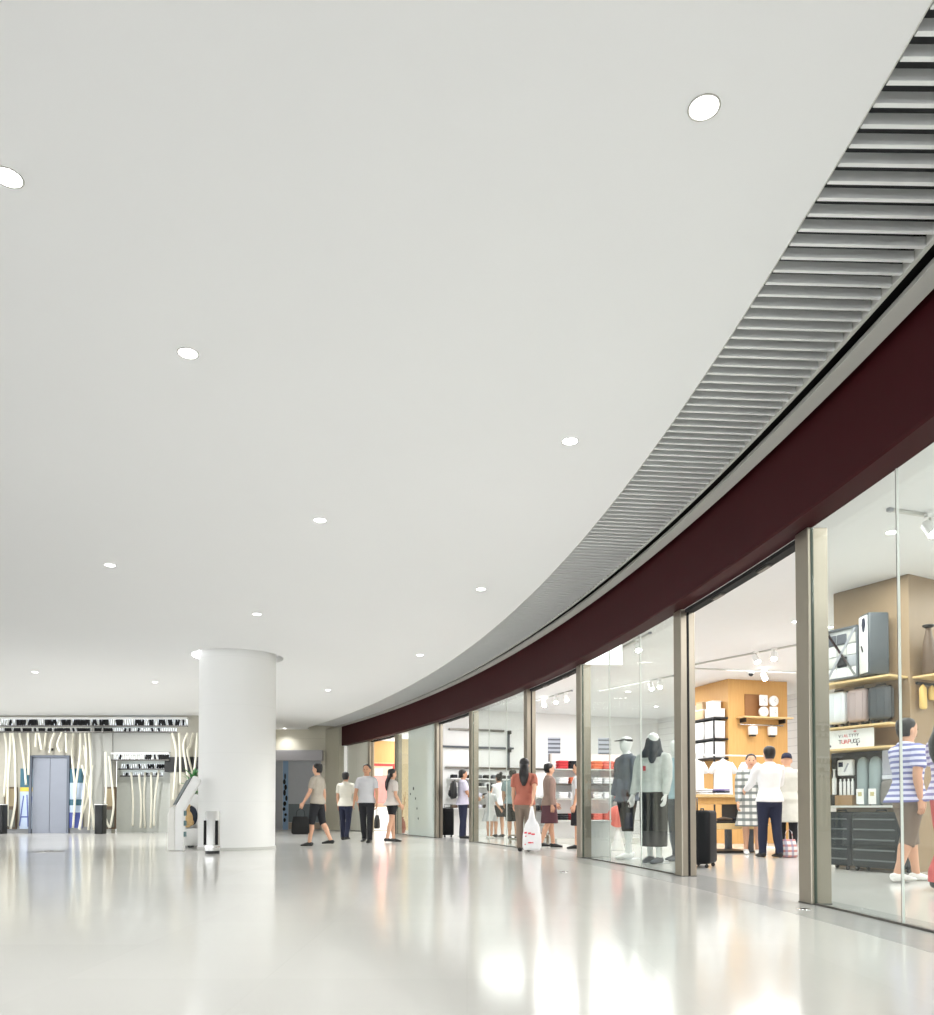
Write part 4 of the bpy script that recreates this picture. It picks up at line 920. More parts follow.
# shelf on the unit's second face
V0 = lambda a, o, z: UK + UU * (-o) + (-UN) * a + Vector((0, 0, z))
MB().box(UI(-.17, -.65, 2.345), (.34, 1.2, .025)).build('shelf', OAKP, un, bevel=.003)
MB().box(UI(-.02, -.65, 2.28), (.03, 1.1, .03)).build('hanging_rail', BLACK, un, bevel=.004)

# open clear suitcase with crossed straps and the black-sided case on the top shelf
q = U(.72, .19, US['top'] + .002)
cs = thing('open_suitcase', 'clear suitcase with crossed straps on the top shelf of the taupe unit', 'suitcase', q, ur, 'cases on the top shelf')
sw, sh_, st_ = .47, .66, .20
sg = 1 if (Matrix.Rotation(ur, 3, 'Z') @ Vector((0, 1, 0))).dot(UN) > 0 else -1
MB().rbox((0, 0, .03 + sh_ / 2), (sw, st_ * .7, sh_), .05).build('shell', mat('silver_shell', srgb(206, 208, 208), .3, .2, noise=.05), cs, smooth='auto')
fm = MB()
for (x, z, w_, h_) in ((0, .03 + sh_ - .015, sw, .03), (0, .045, sw, .03), (-sw / 2 + .013, .03 + sh_ / 2, .026, sh_), (sw / 2 - .013, .03 + sh_ / 2, .026, sh_)): fm.box((x, sg * st_ * .40, z), (w_, .04, h_))
fm.build('frame', mat('grey_frame', srgb(96, 102, 108), .4), cs, bevel=.01)
rg = random.Random(4)
for i in range(4):
    for j in range(3):
        m_ = [WHITE, LIGHTGREY, WHITE, GREY, DARKC, WHITEC, WHITE, LIGHTGREY][rg.randrange(8)] if i > 0 else WHITE
        if i == 3 and j: m_ = GREYC
        MB().rbox((-sw / 3.2 + j * sw / 3.2, sg * st_ * .365, .11 + i * .145), (sw / 3.5, .03, .13), .02).build('packed_item', m_, cs, smooth='auto')
for a_ in (.86, -.86):
    MB().box((0, sg * st_ * .45, .03 + sh_ / 2), (.03, .012, sh_ * 1.12), M=Matrix.Rotation(a_ * .68, 3, 'Y')).build('cross_strap', CHROME if a_ > 0 else GREY, cs)
for sx in (-1, 1): MB().cyl((sx * .15 - .01, 0, .017), (sx * .15 + .01, 0, .017), .016, n=12).build('wheel', BLACK, cs)
q = U(.32, .20, US['top'] + .002)
c2 = thing('suitcase', 'upright white suitcase with dark sides and blue tag on the top shelf', 'suitcase', q, ur + R(-28) * sg, 'cases on the top shelf')
MB().rbox((0, 0, .41), (.24, .26, .76), .03).build('shell', mat('charcoal_shell', srgb(72, 78, 82), .4, noise=.05), c2, smooth='auto')
MB().rbox((0, sg * .132, .41), (.19, .02, .70), .02).build('front_panel', WHITE, c2, smooth='auto')
MB().loft([((-.03, sg * .146, .73), .03, .006, (1, 0, 0)), ((-.03, sg * .146, .65), .05, .006, (1, 0, 0)), ((-.03, sg * .146, .56), .012, .006, (1, 0, 0))], 14).build('luggage_tag', NAVY, c2)
MB().box((0.01, sg * .146, .36), (.02, .01, .08), M=Matrix.Rotation(.4, 3, 'Y')).build('latch', DARKC, c2)
for sx in (-1, 1): MB().cyl((sx * .08 - .01, 0, .016), (sx * .08 + .01, 0, .016), .015, n=12).build('wheel', BLACK, c2)
# three cabin cases on the second shelf
for t, m, lab in ((.825, mat('white_case', srgb(224, 228, 232), .3), 'white cabin case on the second shelf, first from its open end'), (.535, mat('rose_case', srgb(176, 160, 158), .35), 'rose grey cabin case in the middle of the second shelf'), (.245, mat('charcoal_case', srgb(72, 76, 80), .35), 'charcoal cabin case on the second shelf nearest the glass joint')):
    suitcase(U(t, .19, US['mid'] + .002), ur + (0 if sg > 0 else PI), .27, .46, .18, m, lab, 3, group='cabin cases on the second shelf', ribax='V')
# sign on the narrow shelf
q = U(.62, .30, US['sign'] + .002)
sgn = thing('shelf_sign', 'white sign board with black and red lettering on the narrow shelf', 'sign', q, ur + (PI if sg > 0 else 0))
MB().box((0, 0, .118), (.70, .012, .235)).build('board', WHITE, sgn, bevel=.003)
INK = mat('ink_black', srgb(40, 40, 44), .6, noise=0); INKR = mat('ink_red', srgb(205, 50, 44), .6, noise=0)
def word(chars, z, size, x0, dx):
    for i, (ch, m) in enumerate(chars): text_mesh(ch, size, 'lettering', m, sgn, (x0 + i * dx, -.0072, z), (PI / 2, 0, 0), .0015)
word([('V', INK), ('I', INK), ('A', INKR), ('L', INKR), ('T', INK), ('Y', INK), ('Y', INK), ('Y', INK)], .140, .055, -.115, .036)
word([('T', INK), ('U', INKR), ('A', INKR), ('P', INKR), ('U', INK), ('G', INK), ('G', INK)], .060, .075, -.110, .042)
MB().loft([((.10, -.0072, .205), .02, .012, (1, 0, 0)), ((.10, -.0090, .205), .02, .012, (1, 0, 0))], 12).build('printed_mark', mat('ink_pink', srgb(220, 150, 150), .6), sgn)
for x in (-.25, .13): MB().loft([((x, -.0072, .04), .012, .016, (1, 0, 0)), ((x, -.009, .04), .012, .016, (1, 0, 0))], 10).build('printed_mark', NAVY, sgn)

# travel goods between the narrow shelf and the lower shelf
zl = US['low'] + .002
def goods(name, t, o, lab, cat, group=None, dz=0.0, rz=0.0): return thing(name, lab, cat, U(t, o, zl + dz), ur + (PI if sg > 0 else 0) + rz, group)
r = goods('boxed_kit', .74, .18, 'brown card box of white travel bottles on the lower shelf', 'box')
MB().box((0, 0, .065), (.24, .14, .13)).build('card_box', mat('kraft_card', srgb(160, 128, 92), .8, noise=.1), r, bevel=.003)
for i in range(4): MB().loft([((-.085 + i * .057, 0, .132), .018, .018), ((-.085 + i * .057, 0, .30), .018, .018), ((-.085 + i * .057, 0, .315), .010, .010), ((-.085 + i * .057, 0, .34), .010, .010)], 12).build('bottle', WHITE, r, smooth='auto')
MB().box((0, .05, .235), (.24, .012, .20)).build('back_card', BLACK, r)
r = goods('hanging_pouch', .74, .18, 'white rectangular travel pouch with dark printed square, above the bottles', 'pouch', dz=.38)
MB().rbox((0, 0, .10), (.22, .08, .20), .03).build('pouch_body', WHITE, r, smooth='auto'); MB().box((-.05, -.042, .14), (.06, .008, .06)).build('print_square', NAVY, r); MB().box((.03, -.042, .10), (.02, .008, .12), M=Matrix.Rotation(.5, 3, 'Y')).build('print_stripe', GREY, r)
MB().box((0, .055, .0), (.26, .02, .02)).build('peg_bar', BLACK, r)
r = goods('travel_bottle', .93, .16, 'tall white bottle in a black stand at the end of the lower shelf', 'bottle')
MB().rbox((0, 0, .07), (.09, .09, .14), .015).build('stand', BLACK, r, smooth='auto'); MB().loft([((0, 0, .141), .030, .030), ((0, 0, .34), .030, .030), ((0, 0, .37), .016, .016), ((0, 0, .45), .014, .014), ((0, 0, .47), .024, .018)], 16).build('bottle_body', WHITE, r, smooth='auto')
CUSH = mat('pale_teal_cloth', srgb(150, 164, 166), .85, noise=.08, nscale=12, bump=.2, bscale=25)
for t, lab in ((.50, 'first pale teal upright bolster with white tag on the lower shelf'), (.335, 'second pale teal upright bolster with white tag, beside the clear bag')):
    r = goods('travel_bolster', t, .18, lab, 'cushion', 'pale teal bolsters')
    MB().loft([((0, 0, 0), .05, .05), ((0, 0, .03), .072, .07), ((0, 0, .50), .070, .068), ((0, 0, .57), .055, .05), ((0, 0, .60), .02, .02)], 20, sq=.8).build('bolster_body', CUSH, r, smooth=True)
    MB().box((-.0, -.074, .11), (.10, .006, .19)).build('swing_tag', WHITE, r); MB().box((0, -.079, .14), (.05, .004, .05)).build('tag_print', mat('straw_print', srgb(200, 190, 140), .6), r)
r = goods('clear_bag', .13, .18, 'grey clear plastic bag with white top strip on the lower shelf', 'bag')
MB().loft([((0, 0, 0), .10, .07), ((0, 0, .05), .13, .09), ((0, 0, .25), .125, .08), ((0, 0, .31), .11, .03)], 18, sq=.7).build('bag_body', mat('smoky_plastic', srgb(120, 116, 112), .3, noise=.25, nscale=14, bump=.5, bscale=18), r, smooth=True)
MB().box((0, -.005, .34), (.22, .05, .055)).build('top_strip', mat('clear_white', srgb(216, 218, 226), .35), r, bevel=.01)
MB().box((.0, -.005, .52), (.22, .03, .30)).build('clear_sleeve', frosted('clear_sleeve', srgb(205, 206, 218), .55), r, bevel=.01)
# big ribbed cases on the floor under the unit
CASEG = mat('graphite_case', srgb(34, 39, 41), .55, noise=.08, spec=.25); RIBG = mat('graphite_rib', srgb(92, 98, 100), .35)
suitcase(U(.79, .21, 0), ur + (0 if sg > 0 else PI), .42, .72, .30, mat('blue_graphite_case', srgb(30, 37, 44), .55, spec=.25), 'blue-black ribbed suitcase on the floor at the far end of the taupe unit', 5, rig=RIBG, group='ribbed suitcases under the taupe unit')
suitcase(U(.24, .22, 0), ur + (0 if sg > 0 else PI), .64, .72, .32, CASEG, 'large graphite ribbed suitcase on the floor under the lower shelf', 5, rig=RIBG, group='ribbed suitcases under the taupe unit')
# second face: pale tote on the shelf, cloth tags under it
tq = un.matrix_world
def UW(v): return UK + Matrix.Rotation(ur, 3, 'Z') @ v
r = thing('tote_bag', 'pale grey and white tote bag on the second face of the taupe unit', 'bag', UW(UI(-.17, -.40, 2.36)), ur)
MB().loft([((0, 0, 0), .10, .13), ((0, 0, .05), .12, .16), ((0, 0, .34), .11, .13), ((0, 0, .46), .06, .08)], 20, sq=.7).build('bag_body', mat('pale_bag', srgb(206, 204, 190), .6, noise=.05), r, smooth=True)
MB().loft([((-.045, 0, .01), .09, .135), ((-.05, 0, .17), .085, .135)], 18, sq=.7).build('white_panel', WHITE, r)
MB().tube([(0, -.06, .44), (0, -.05, .56), (0, .05, .56), (0, .06, .44)], .010).build('strap', TAUPEC, r, smooth=True)
r = thing('display_bottle', 'dark slim bottle-shaped case with a black cap beside the tote bag', 'case', UW(UI(-.15, -.14, 2.36)), ur)
MB().loft([((0, 0, 0), .055, .06), ((0, 0, .03), .065, .075), ((0, 0, .38), .060, .07), ((0, 0, .50), .035, .04), ((0, 0, .56), .03, .03)], 20).build('case_body', mat('brown_leather', srgb(98, 80, 64), .5, noise=.1), r, smooth=True)
MB().loft([((0, 0, .562), .03, .035), ((0, 0, .585), .065, .07), ((0, 0, .60), .06, .065)], 16).build('cap', BLACK, r, smooth='auto')
OCH = mat('ochre_cloth', srgb(222, 190, 120), .85, noise=.1, nscale=12)
for i, (o_, lab) in enumerate(((-.16, 'longest ochre pouch hanging under the second-face shelf'), (-.34, 'short ochre pouch hanging beside the longest one'), (-.52, 'third ochre pouch hanging at the photo edge'))):
    hh = (.30, .18, .24)[i]; r = thing('hanging_pouch', lab, 'pouch', UW(UI(-.06, o_, 2.262 - hh)), ur, 'ochre pouches')
    MB().loft([((0, 0, 0), .02, .04), ((0, 0, .02), .03, .055), ((0, 0, hh - .05), .028, .055), ((0, 0, hh - .02), .012, .03), ((0, 0, hh), .006, .008)], 14, sq=.7).build('pouch_body', OCH, r, smooth=True)

# ================================================================== OAK UNIT IN THE MIDDLE OF THE NEAR SHOP
WK = Vector((5.70, 17.40, 0)); wv = Vector((.96, .28, 0)).normalized(); wr_ = math.atan2(wv.y, wv.x)
wn = Vector((wv.y, -wv.x, 0)); wl = -wn
wu = thing('oak_unit', 'tall oak-clad display block in the middle of the near shop', 'shelf unit', WK, wr_)
WLEN = 1.52
MB().box((WLEN / 2, .75, 1.799), (WLEN, 1.5, 3.598)).build('carcass', OAK, wu, bevel=.004)
SHZ = 2.765
MB().box((.82, -.15, SHZ - .015), (1.25, .30, .03)).build('shelf', OAKP, wu, bevel=.003)
for x in (.3, 1.3): MB().box((x, -.10, SHZ - .075), (.03, .20, .09)).build('bracket', BLACK, wu, bevel=.003)
MB().tube([(.25, -.10, 2.60), (1.32, -.10, 2.60)], .014).build('hanging_rail', CHROME, wu, smooth=True)
for x in (.25, 1.32): MB().box((x, -.05, 2.60), (.03, .10, .03)).build('rail_bracket', CHROME, wu)
MB().box((.66, -.012, 3.03), (.50, .02, .50)).build('back_panel', mat('walnut_panel', srgb(150, 106, 66), .5, noise=.1), wu, bevel=.003)
LXs = -.17
for z in (2.76, 2.30, 1.88): MB().box((-.18, .72, z - .02), (.36, 1.44, .035)).build('shelf', BLACK, wu, bevel=.003)
for y in (.05, 1.40): MB().box((-.33, y, (2.76 + .3) / 2), (.03, .03, 2.4)).build('shelf_post', BLACK, wu, bevel=.003)
def Wp(x, y, z): return WK + Matrix.Rotation(wr_, 3, 'Z') @ Vector((x, y, z))
# four white dial plates on the shelf, two resting on two
def plate(x, z, rnd, lab):
    r = thing('wall_clock', lab, 'clock', Wp(x, -.16, z), wr_, 'white clocks on the oak unit')
    if rnd: MB().loft([((0, .02, .115), .115, .115, (1, 0, 0)), ((0, -.02, .115), .115, .115, (1, 0, 0)), ((0, -.03, .115), .10, .10, (1, 0, 0))], 36).build('case', WHITE, r, smooth='auto')
    else: MB().box((0, 0, .12), (.21, .04, .24)).build('case', WHITE, r, bevel=.02)
    for a_ in (.4, 2.2): MB().box((math.sin(a_) * .025, -.034, .118 + math.cos(a_) * .025), (.008, .004, .06), M=Matrix.Rotation(a_, 3, 'Y')).build('hand', GREY, r)
plate(.78, SHZ + .002, True, 'lower round white clock on the oak shelf'); plate(1.04, SHZ + .002, False, 'lower square white clock on the oak shelf')
plate(.78, SHZ + .250, False, 'upper square white clock stacked on the oak shelf'); plate(1.04, SHZ + .250, True, 'upper round white clock stacked on the oak shelf')
for x, lab in ((.52, 'white hanging canister under the oak shelf, nearer the corner of the block'), (1.02, 'white hanging canister under the oak shelf, nearer the cap wearer')):
    r = thing('hanging_canister', lab, 'canister', Wp(x, -.10, 2.60), wr_, 'white canisters')
    MB().rbox((0, -.035, -.128), (.19, .12, .19), .03).build('canister_body', WHITE, r, smooth='auto'); MB().box((0, -.02, -.242), (.13, .08, .035)).build('canister_base', BLACK, r, bevel=.004)
    MB().tube([(0, -.024, -.036), (0, -.024, 0), (0, -.018, .018), (0, 0, .025), (0, .018, .018), (0, .024, .0)], .005).build('hook', CHROME, r)
# folded goods on the black shelves of the left face
def box_thing(name, x, y, z, sz, m, lab, cat, group, lid=None):
    r = thing(name, lab, cat, Wp(x, y, z), wr_, group)
    MB().rbox((0, 0, sz[2] / 2), sz, .02).build('box_body', m, r, smooth='auto')
    MB().rbox((0, 0, sz[2] + .012), (sz[0] + .012, sz[1] + .012, .022), .02).build('lid', lid or m, r, smooth='auto')
KRAFT = mat('kraft_box', srgb(204, 176, 140), .7, noise=.05)
nm = 0
for z, hts in ((2.762, (.17, .20, .16)), (2.302, (.36, .37, .36)), (1.882, (.33, .33, .32))):
    for i, y in enumerate((.25, .68, 1.12)):
        nm += 1
        where = {2.762: 'top', 2.302: 'middle', 1.882: 'lowest'}[z]; pos = ('nearest the block corner', 'at the centre', 'next to the steel post')[i]
        box_thing('storage_box', -.17, y, z, (.28, .36, hts[i]), WHITE if (i != 1 or z < 2.7) else KRAFT, 'storage box on the %s black shelf of oak block, %s' % (where, pos), 'box', 'boxes on the oak block', WHITE)
for i, (y, m) in enumerate(((.30, WHITE), (.70, KRAFT), (1.10, WHITE))):
    box_thing('small_box', -.17, y, 2.762 + (.17, .20, .16)[i] + .030, (.22, .26, .15), m, 'small box stacked highest on the oak block shelf, ' + ('nearest the block corner', 'brown and in the middle', 'next to the steel post')[i], 'box', 'small stacked boxes', m)

# two-tier table with folded and hanging white clothes
TB = Vector((4.42, 13.95, 0)); tr = R(10)
tb = thing('display_table', 'two-tier oak display table piled with white clothes in the near shop', 'table', TB, tr)
MB().box((-.1, .45, .985), (1.25, .70, .05)).build('tabletop', OAKP, tb, bevel=.006)
MB().box((-.1, .45, .90), (1.15, .60, .12)).build('apron', OAK, tb, bevel=.004)
MB().box((.05, .10, .46), (1.15, .75, .10)).build('lower_tier', OAKP, tb, bevel=.006)
for x, y in ((-.4, -.15), (.46, -.15), (-.4, .6), (.46, .6)): MB().box((x, y, .215), (.10, .10, .39)).build('leg', GREYC, tb, bevel=.006)
for x in (-.62, .42): MB().box((x, .45, .70), (.07, .5, .38)).build('upright', BLACK, tb, bevel=.004)
MB().box((0, .20, .02), (1.1, .75, .03)).build('plinth_base', BLACK, tb, bevel=.004)
def Tp(x, y, z): return TB + Matrix.Rotation(tr, 3, 'Z') @ Vector((x, y, z))
fm_ = [WHITEC, LAV, WHITEC, WHITEC, NAVY, WHITEC, mat('violet_cloth', srgb(140, 130, 180), .9, noise=.1, bump=.2)]
k = 0
for sx_, n_, where in ((-.52, 4, 'beside the black suitcase'), (-.20, 3, 'at the middle of the table'), (.12, 3, 'nearest the white-shirted man')):
    for j in range(n_):
        m_ = WHITEC if (sx_ != .12 or j < 1) else (fm_[4] if j == 1 else fm_[6])
        r = thing('folded_shirt', '%s folded shirt on oak table %s, %s' % ('white' if m_ is WHITEC else ('navy' if m_ is NAVY else 'violet'), where, ('lowest', 'second from the bottom', 'third from the bottom', 'topmost')[j]), 'shirt', Tp(sx_, .30, 1.0125 + j * .0345), tr + R(random.uniform(-6, 6)), 'folded shirts on the oak table')
        MB().rbox((0, 0, .0135), (.28, .34, .027), .05).build('folded_body', m_, r, smooth='auto')
        MB().loft([((-.05, -.10, .027), .012, .006, (0, 1, 0)), ((.05, -.10, .027), .012, .006, (0, 1, 0))], 8).build('collar', m_, r, smooth=True)
# hanging shirts on a rail behind the table
HR = Vector((4.98, 15.55, 0)); rr_ = R(14)
rk = thing('clothes_rack', 'slim white clothes rack behind the oak table', 'clothes rack', HR, rr_)
for x in (-.95, .95):
    MB().tube([(x, 0, .02), (x, 0, 1.80)], .014).build('upright', WHITE, rk, smooth=True); MB().box((x, 0, .012), (.04, .45, .022)).build('foot', WHITE, rk, bevel=.004)
MB().tube([(-.96, 0, 1.80), (.96, 0, 1.80)], .014).build('rail', WHITE, rk, smooth=True)
def Hp(x, y, z): return HR + Matrix.Rotation(rr_, 3, 'Z') @ Vector((x, y, z))
def hung(x, z, rz, m, lab, w_=.37, L=.72):
    r = thing('hung_shirt', lab, 'shirt', Hp(x, 0, z), rr_ + rz, 'shirts on the white rack')
    MB().tube([(0, 0, .010), (0, -.010, .03), (0, -.028, .055), (0, -.028, .080), (0, -.019, .100), (0, 0, .108), (0, .019, .100), (0, .028, .078), (0, .026, .06)], .004).build('hook', CHROME, r)
    MB().loft([((0, 0, .015), .02, .015), ((0, 0, -.02), .06, .03), ((0, 0, -.06), w_ * .48, .05), ((0, 0, -.20), w_ * .50, .065), ((0, 0, -L * .7), w_ * .52, .07), ((0, 0, -L), w_ * .56, .075)], 20, sq=.9).build('shirt_body', m, r, smooth=True)
    for sx in (-1, 1): MB().loft([((sx * w_ * .42, 0, -.075), .05, .045, (0, 1, 0)), ((sx * w_ * .60, 0, -.18), .065, .05, (0, 1, 0)), ((sx * w_ * .70, 0, -.27), .07, .045, (0, 1, 0))], 14).build('sleeve', m, r, smooth=True)
for x, rz, m, lab in ((-.60, .10, WHITEC, 'white shirt hung on the rack nearest the steel post'), (.0, -.08, WHITEC, 'white shirt hung at the middle of the white rack'), (.60, .12, LAV, 'lavender shirt hung at the far end of the white rack')): hung(x, 1.722, rz, m, lab)
r = thing('shoe_tray', 'dark tray of shoes on the lower tier of the oak table', 'tray', Tp(.10, .0, .511), tr)
MB().box((0, 0, .02), (.62, .30, .04)).build('tray', BLACK, r, bevel=.01); MB().loft([((-.16, 0, .06), .03, .03), ((-.05, 0, .075), .04, .035), ((.10, -.02, .06), .03, .02)], 12).build('shoe', BRWN, r, smooth=True); MB().loft([((.06, .06, .06), .03, .03), ((.14, .05, .075), .04, .035), ((.26, .03, .06), .03, .02)], 12).build('shoe', DARKC, r, smooth=True)
TOTE = bands('patterned_tote', srgb(236, 230, 230), srgb(206, 150, 146), 12, 'Z', .4, .8, srgb(120, 130, 170), 10, 'X')
p = fl(786.5, 857); bag(Vector((p.x, p.y - .1, .004)), R(10), .26, .28, TOTE, 'patterned tote bag standing on the floor beside the white-shirted man', .16, t=.16)

# ================================================================== GOODS DEEPER IN THE SHOP
def gondola(loc, rz, L, dpt, zs, lab, back=True, m=W_SHOP):
    r = thing('gondola_shelf', lab, 'shelf unit', loc, rz)
    MB().box((0, dpt / 2, .06), (L, dpt, .12)).build('base', LIGHTGREY, r, bevel=.004)
    if back: MB().box((0, dpt - .015, (zs[-1] + .35) / 2), (L, .03, zs[-1] + .35)).build('back_panel', m, r)
    for z in zs: MB().box((0, dpt / 2, z - .012), (L, dpt, .024)).build('shelf', LIGHTGREY if z != zs[-2] else STEEL_D, r, bevel=.002)
    for x in (-L / 2, L / 2): MB().box((x, dpt - .04, (zs[-1] + .35) / 2), (.03, .05, zs[-1] + .35)).build('upright', LIGHTGREY, r)
    return r
CORAL = mat('coral_cloth', srgb(226, 122, 110), .9, noise=.12, bump=.3, bscale=18); REDG = mat('red_goods', srgb(200, 60, 66), .8, noise=.12)
ORNG = mat('orange_goods', srgb(226, 120, 84), .8, noise=.12)
G1 = Vector((2.85, 17.3, 0)); g1r = R(12)
gondola(G1, g1r, 1.9, .45, (.52, .98, 1.30, 1.62), 'white gondola shelf of folded goods seen behind the jacketed mannequin')
def Gp(x, y, z): return G1 + Matrix.Rotation(g1r, 3, 'Z') @ Vector((x, y, z))
gi = 0; words = ('bottom', 'second', 'third', 'top')
for si, z in enumerate((.52, .98, 1.30, 1.62)):
    for j in range(7):
        x = -.78 + j * .26
        m_ = [[DARKC, REDG, DARKC, CORAL, CORAL, DARKC, WHITEC], [WHITEC, WHITEC, LAV, WHITEC, WHITEC, CORAL, WHITEC], [WHITEC, ORNG, WHITEC, WHITEC, WHITEC, CORAL, LAV], [REDG, DARKC, WHITEC, ORNG, CORAL, ORNG, WHITEC]][si][j]
        r = thing('goods_stack', '%s folded stack, %s shelf of the white gondola behind the mannequins' % (('first', 'second', 'third', 'fourth', 'fifth', 'sixth', 'seventh')[j], words[si]), 'goods', Gp(x, .16, z + .001), g1r, 'folded goods on the white gondola')
        hh = .14 if si != 3 else .18
        for q_ in range(3): MB().rbox((random.uniform(-.008, .008), 0, hh * (q_ + .5) / 3), (.22, .24, hh / 3 - .003), .03).build('folded_piece', m_, r, smooth='auto')
r = thing('soft_pouffe', 'round coral pouffe standing beyond the white plinth', 'pouffe', Vector((2.75, 14.6, .0)), 0)
MB().loft([((0, 0, .0), .12, .12), ((0, 0, .02), .13, .13), ((0, 0, .42), .02, .02)], 16).build('stand', WHITE, r, smooth='auto')
MB().ball((0, 0, .62), .19, .18, .20, 24, 14).build('cushion', CORAL, r, smooth=True)
# low white display run behind the second doorway
G2 = Vector((1.95, 18.2, 0)); g2r = R(8)
gondola(G2, g2r, 1.1, .4, (.40, .72, 1.02), 'low white shelf unit seen through the second doorway')
for j, (x, m_) in enumerate(((-.38, DARKC), (-.13, REDG), (.12, DARKC), (.37, REDG))):
    for si, z in enumerate((.72, 1.02)):
        q_ = G2 + Matrix.Rotation(g2r, 3, 'Z') @ Vector((x, .15, z + .001)); r = thing('goods_stack', 'stack of %s goods, %s low shelf beyond second doorway, %s along' % ('dark' if (m_ is DARKC and not si) else ('red' if not si else 'white'), ('lower', 'upper')[si], ('first', 'second', 'third', 'fourth')[j]), 'goods', q_, g2r, 'goods on the low white shelf')
        MB().rbox((0, 0, .06), (.20, .22, .12), .04).build('goods_body', m_ if not si else WHITEC, r, smooth='auto')
        MB().rbox((0, 0, .135), (.16, .18, .03), .03).build('top_piece', WHITEC, r, smooth='auto')
# framed window-like posters on the deep back wall
def frame_pic(px, y0, y1, wpx, Y, lab):
    a, b = at_y(px - wpx / 2, y0, Y), at_y(px + wpx / 2, y1, Y); w_, h_ = b.x - a.x, a.z - b.z
    r = thing('wall_poster', lab, 'poster', ((a.x + b.x) / 2, Y, b.z), R(8), 'framed panels deep in the shop')
    MB().box((0, 0, h_ / 2), (w_, .04, h_)).build('panel', mat('poster_grey', srgb(168, 172, 184), .5), r)
    for i in range(4): MB().box((0, -.025, h_ * (.40 + .17 * i)), (w_ * .98, .015, .04)).build('slat_bar', GREYC, r)
    for sx in (-1, 1): MB().box((sx * w_ * .24, -.025, h_ * .17), (w_ * .42, .015, h_ * .30)).build('brown_panel', BRWN, r)
    MB().box((0, .04, -b.z / 2), (.05, .05, b.z)).build('stand_pole', LIGHTGREY, r)
frame_pic(604.5, 738, 764, 13, 20.2, 'grey slatted panel over brown squares seen left of the jacketed mannequin')
frame_pic(554, 737.5, 762, 13, 21.2, 'grey slatted panel over brown squares seen through the second doorway')
# white wall display on the divider seen through the third doorway and far window
wd_s = 21.4; da = th(wd_s); dn = -tang(wd_s)
def Dp(o, z, off): return cp(wd_s, -o, z) + dn * (.05 + off)
wd = thing('wall_display', 'white wall display with dark shelf rails behind the third doorway', 'shelf unit', cp(wd_s, 0, 0) + dn * .052, da)
DI = lambda o, z, off: Vector((o, -off, z))
for z, o0, o1 in ((3.02, .9, 2.6), (2.52, .7, 2.9), (1.93, .8, 4.6)): MB().box(DI((o0 + o1) / 2, z, .05), (o1 - o0, .10, .05)).build('shelf_rail', STEEL_D if z != 2.52 else GREYC, wd)
MB().box(DI(2.75, 2.45, .05), (.05, .09, 1.15)).build('upright', GREYC, wd)
for z in (1.62, 1.40, 1.10, .78): MB().box(DI(1.9, z - .015, .16), (2.1, .32, .03)).build('shelf', W_SHOP, wd)
for z, w0 in ((2.98, .5), (2.45, .5)): MB().box(DI(2.75, z, .12), (.10, .08, .10)).build('clip_lamp', DARKC, wd, bevel=.01)
def Dw(o, z, off): return cp(wd_s, 0, 0) + dn * .052 + Matrix.Rotation(da, 3, 'Z') @ DI(o, z, off)
for si, z in enumerate((1.62, 1.40, 1.10, .78)):
    for j in range(8):
        m_ = [[DARKC, GREYC], [WHITEC, DARKC], [DARKC, LAV], [BRWN, LAV]][si][j % 2]; o_ = 1.0 + j * .25
        r = thing('shelf_goods', '%s item on the %s white wall shelf beyond far window, %s along' % ({DARKC: 'dark', GREYC: 'grey', WHITEC: 'white', LAV: 'lavender', BRWN: 'brown'}[m_], ('top', 'second', 'third', 'bottom')[si], ('first', 'second', 'third', 'fourth', 'fifth', 'sixth', 'seventh', 'eighth')[j]), 'goods', Dw(o_, z + .001, .16), da, 'goods on the white wall display')
        MB().rbox((0, 0, .05), (.16, .20, .10), .03).build('goods_body', m_, r, smooth='auto'); MB().rbox((0, 0, .112), (.10, .12, .02), .02).build('goods_top', WHITEC, r, smooth='auto')
# low steel rails inside the far window
rl = thing('low_rail', 'low double steel rail inside the far window in front of the child', 'rail', cp(15.4, -.55, 0), th(15.4) + PI / 2)
for z, y in ((.10, 0), (.26, -.25)): MB().box((0, y, z), (1.6, .05, .05)).build('rail', CHROME, rl, bevel=.006)
for x in (-.75, .75):
    MB().box((x, -.125, .18), (.04, .30, .03)).build('cross_piece', STEEL, rl)
    for y, z in ((0, .10), (-.25, .26)): MB().box((x, y, z / 2), (.04, .04, z)).build('leg', STEEL, rl)

# ------------------------------------------------------------------ the far wood-lined shop
YF = 28.0
b_ = at_y(383.5, 752, 28.75); t0_, b0_ = at_y(383, 741, 28.75), at_y(383, 764, 28.75)
r = thing('oak_display_board', 'orange oak wall panel over a red stand behind the farthest doorway', 'wall panel', (b_.x, 28.75, b0_.z), R(26))
MB().box((0, 0, (t0_.z - b0_.z) / 2), (1.25, .06, t0_.z - b0_.z)).build('panel', OAK, r, bevel=.004); MB().box((0, -.04, .02), (1.3, .06, .05)).build('lower_rail', OAKP, r, bevel=.003)
MB().box((0, .06, -b0_.z / 2), (1.2, .04, b0_.z)).build('back_board', mat('cream_board', srgb(238, 222, 196), .6), r)
r = thing('red_stand', 'red framed stand below the oak panel behind the farthest doorway', 'display stand', (b_.x + .02, 28.42, 0), R(26))
mm = mat('red_frame', srgb(190, 62, 56), .5)
for x in (-.42, .42): MB().box((x, 0, b0_.z / 2), (.09, .09, b0_.z)).build('frame_post', mm, r, bevel=.004)
MB().box((0, 0, b0_.z - .05), (.9, .10, .09)).build('top_bar', mm, r, bevel=.004)
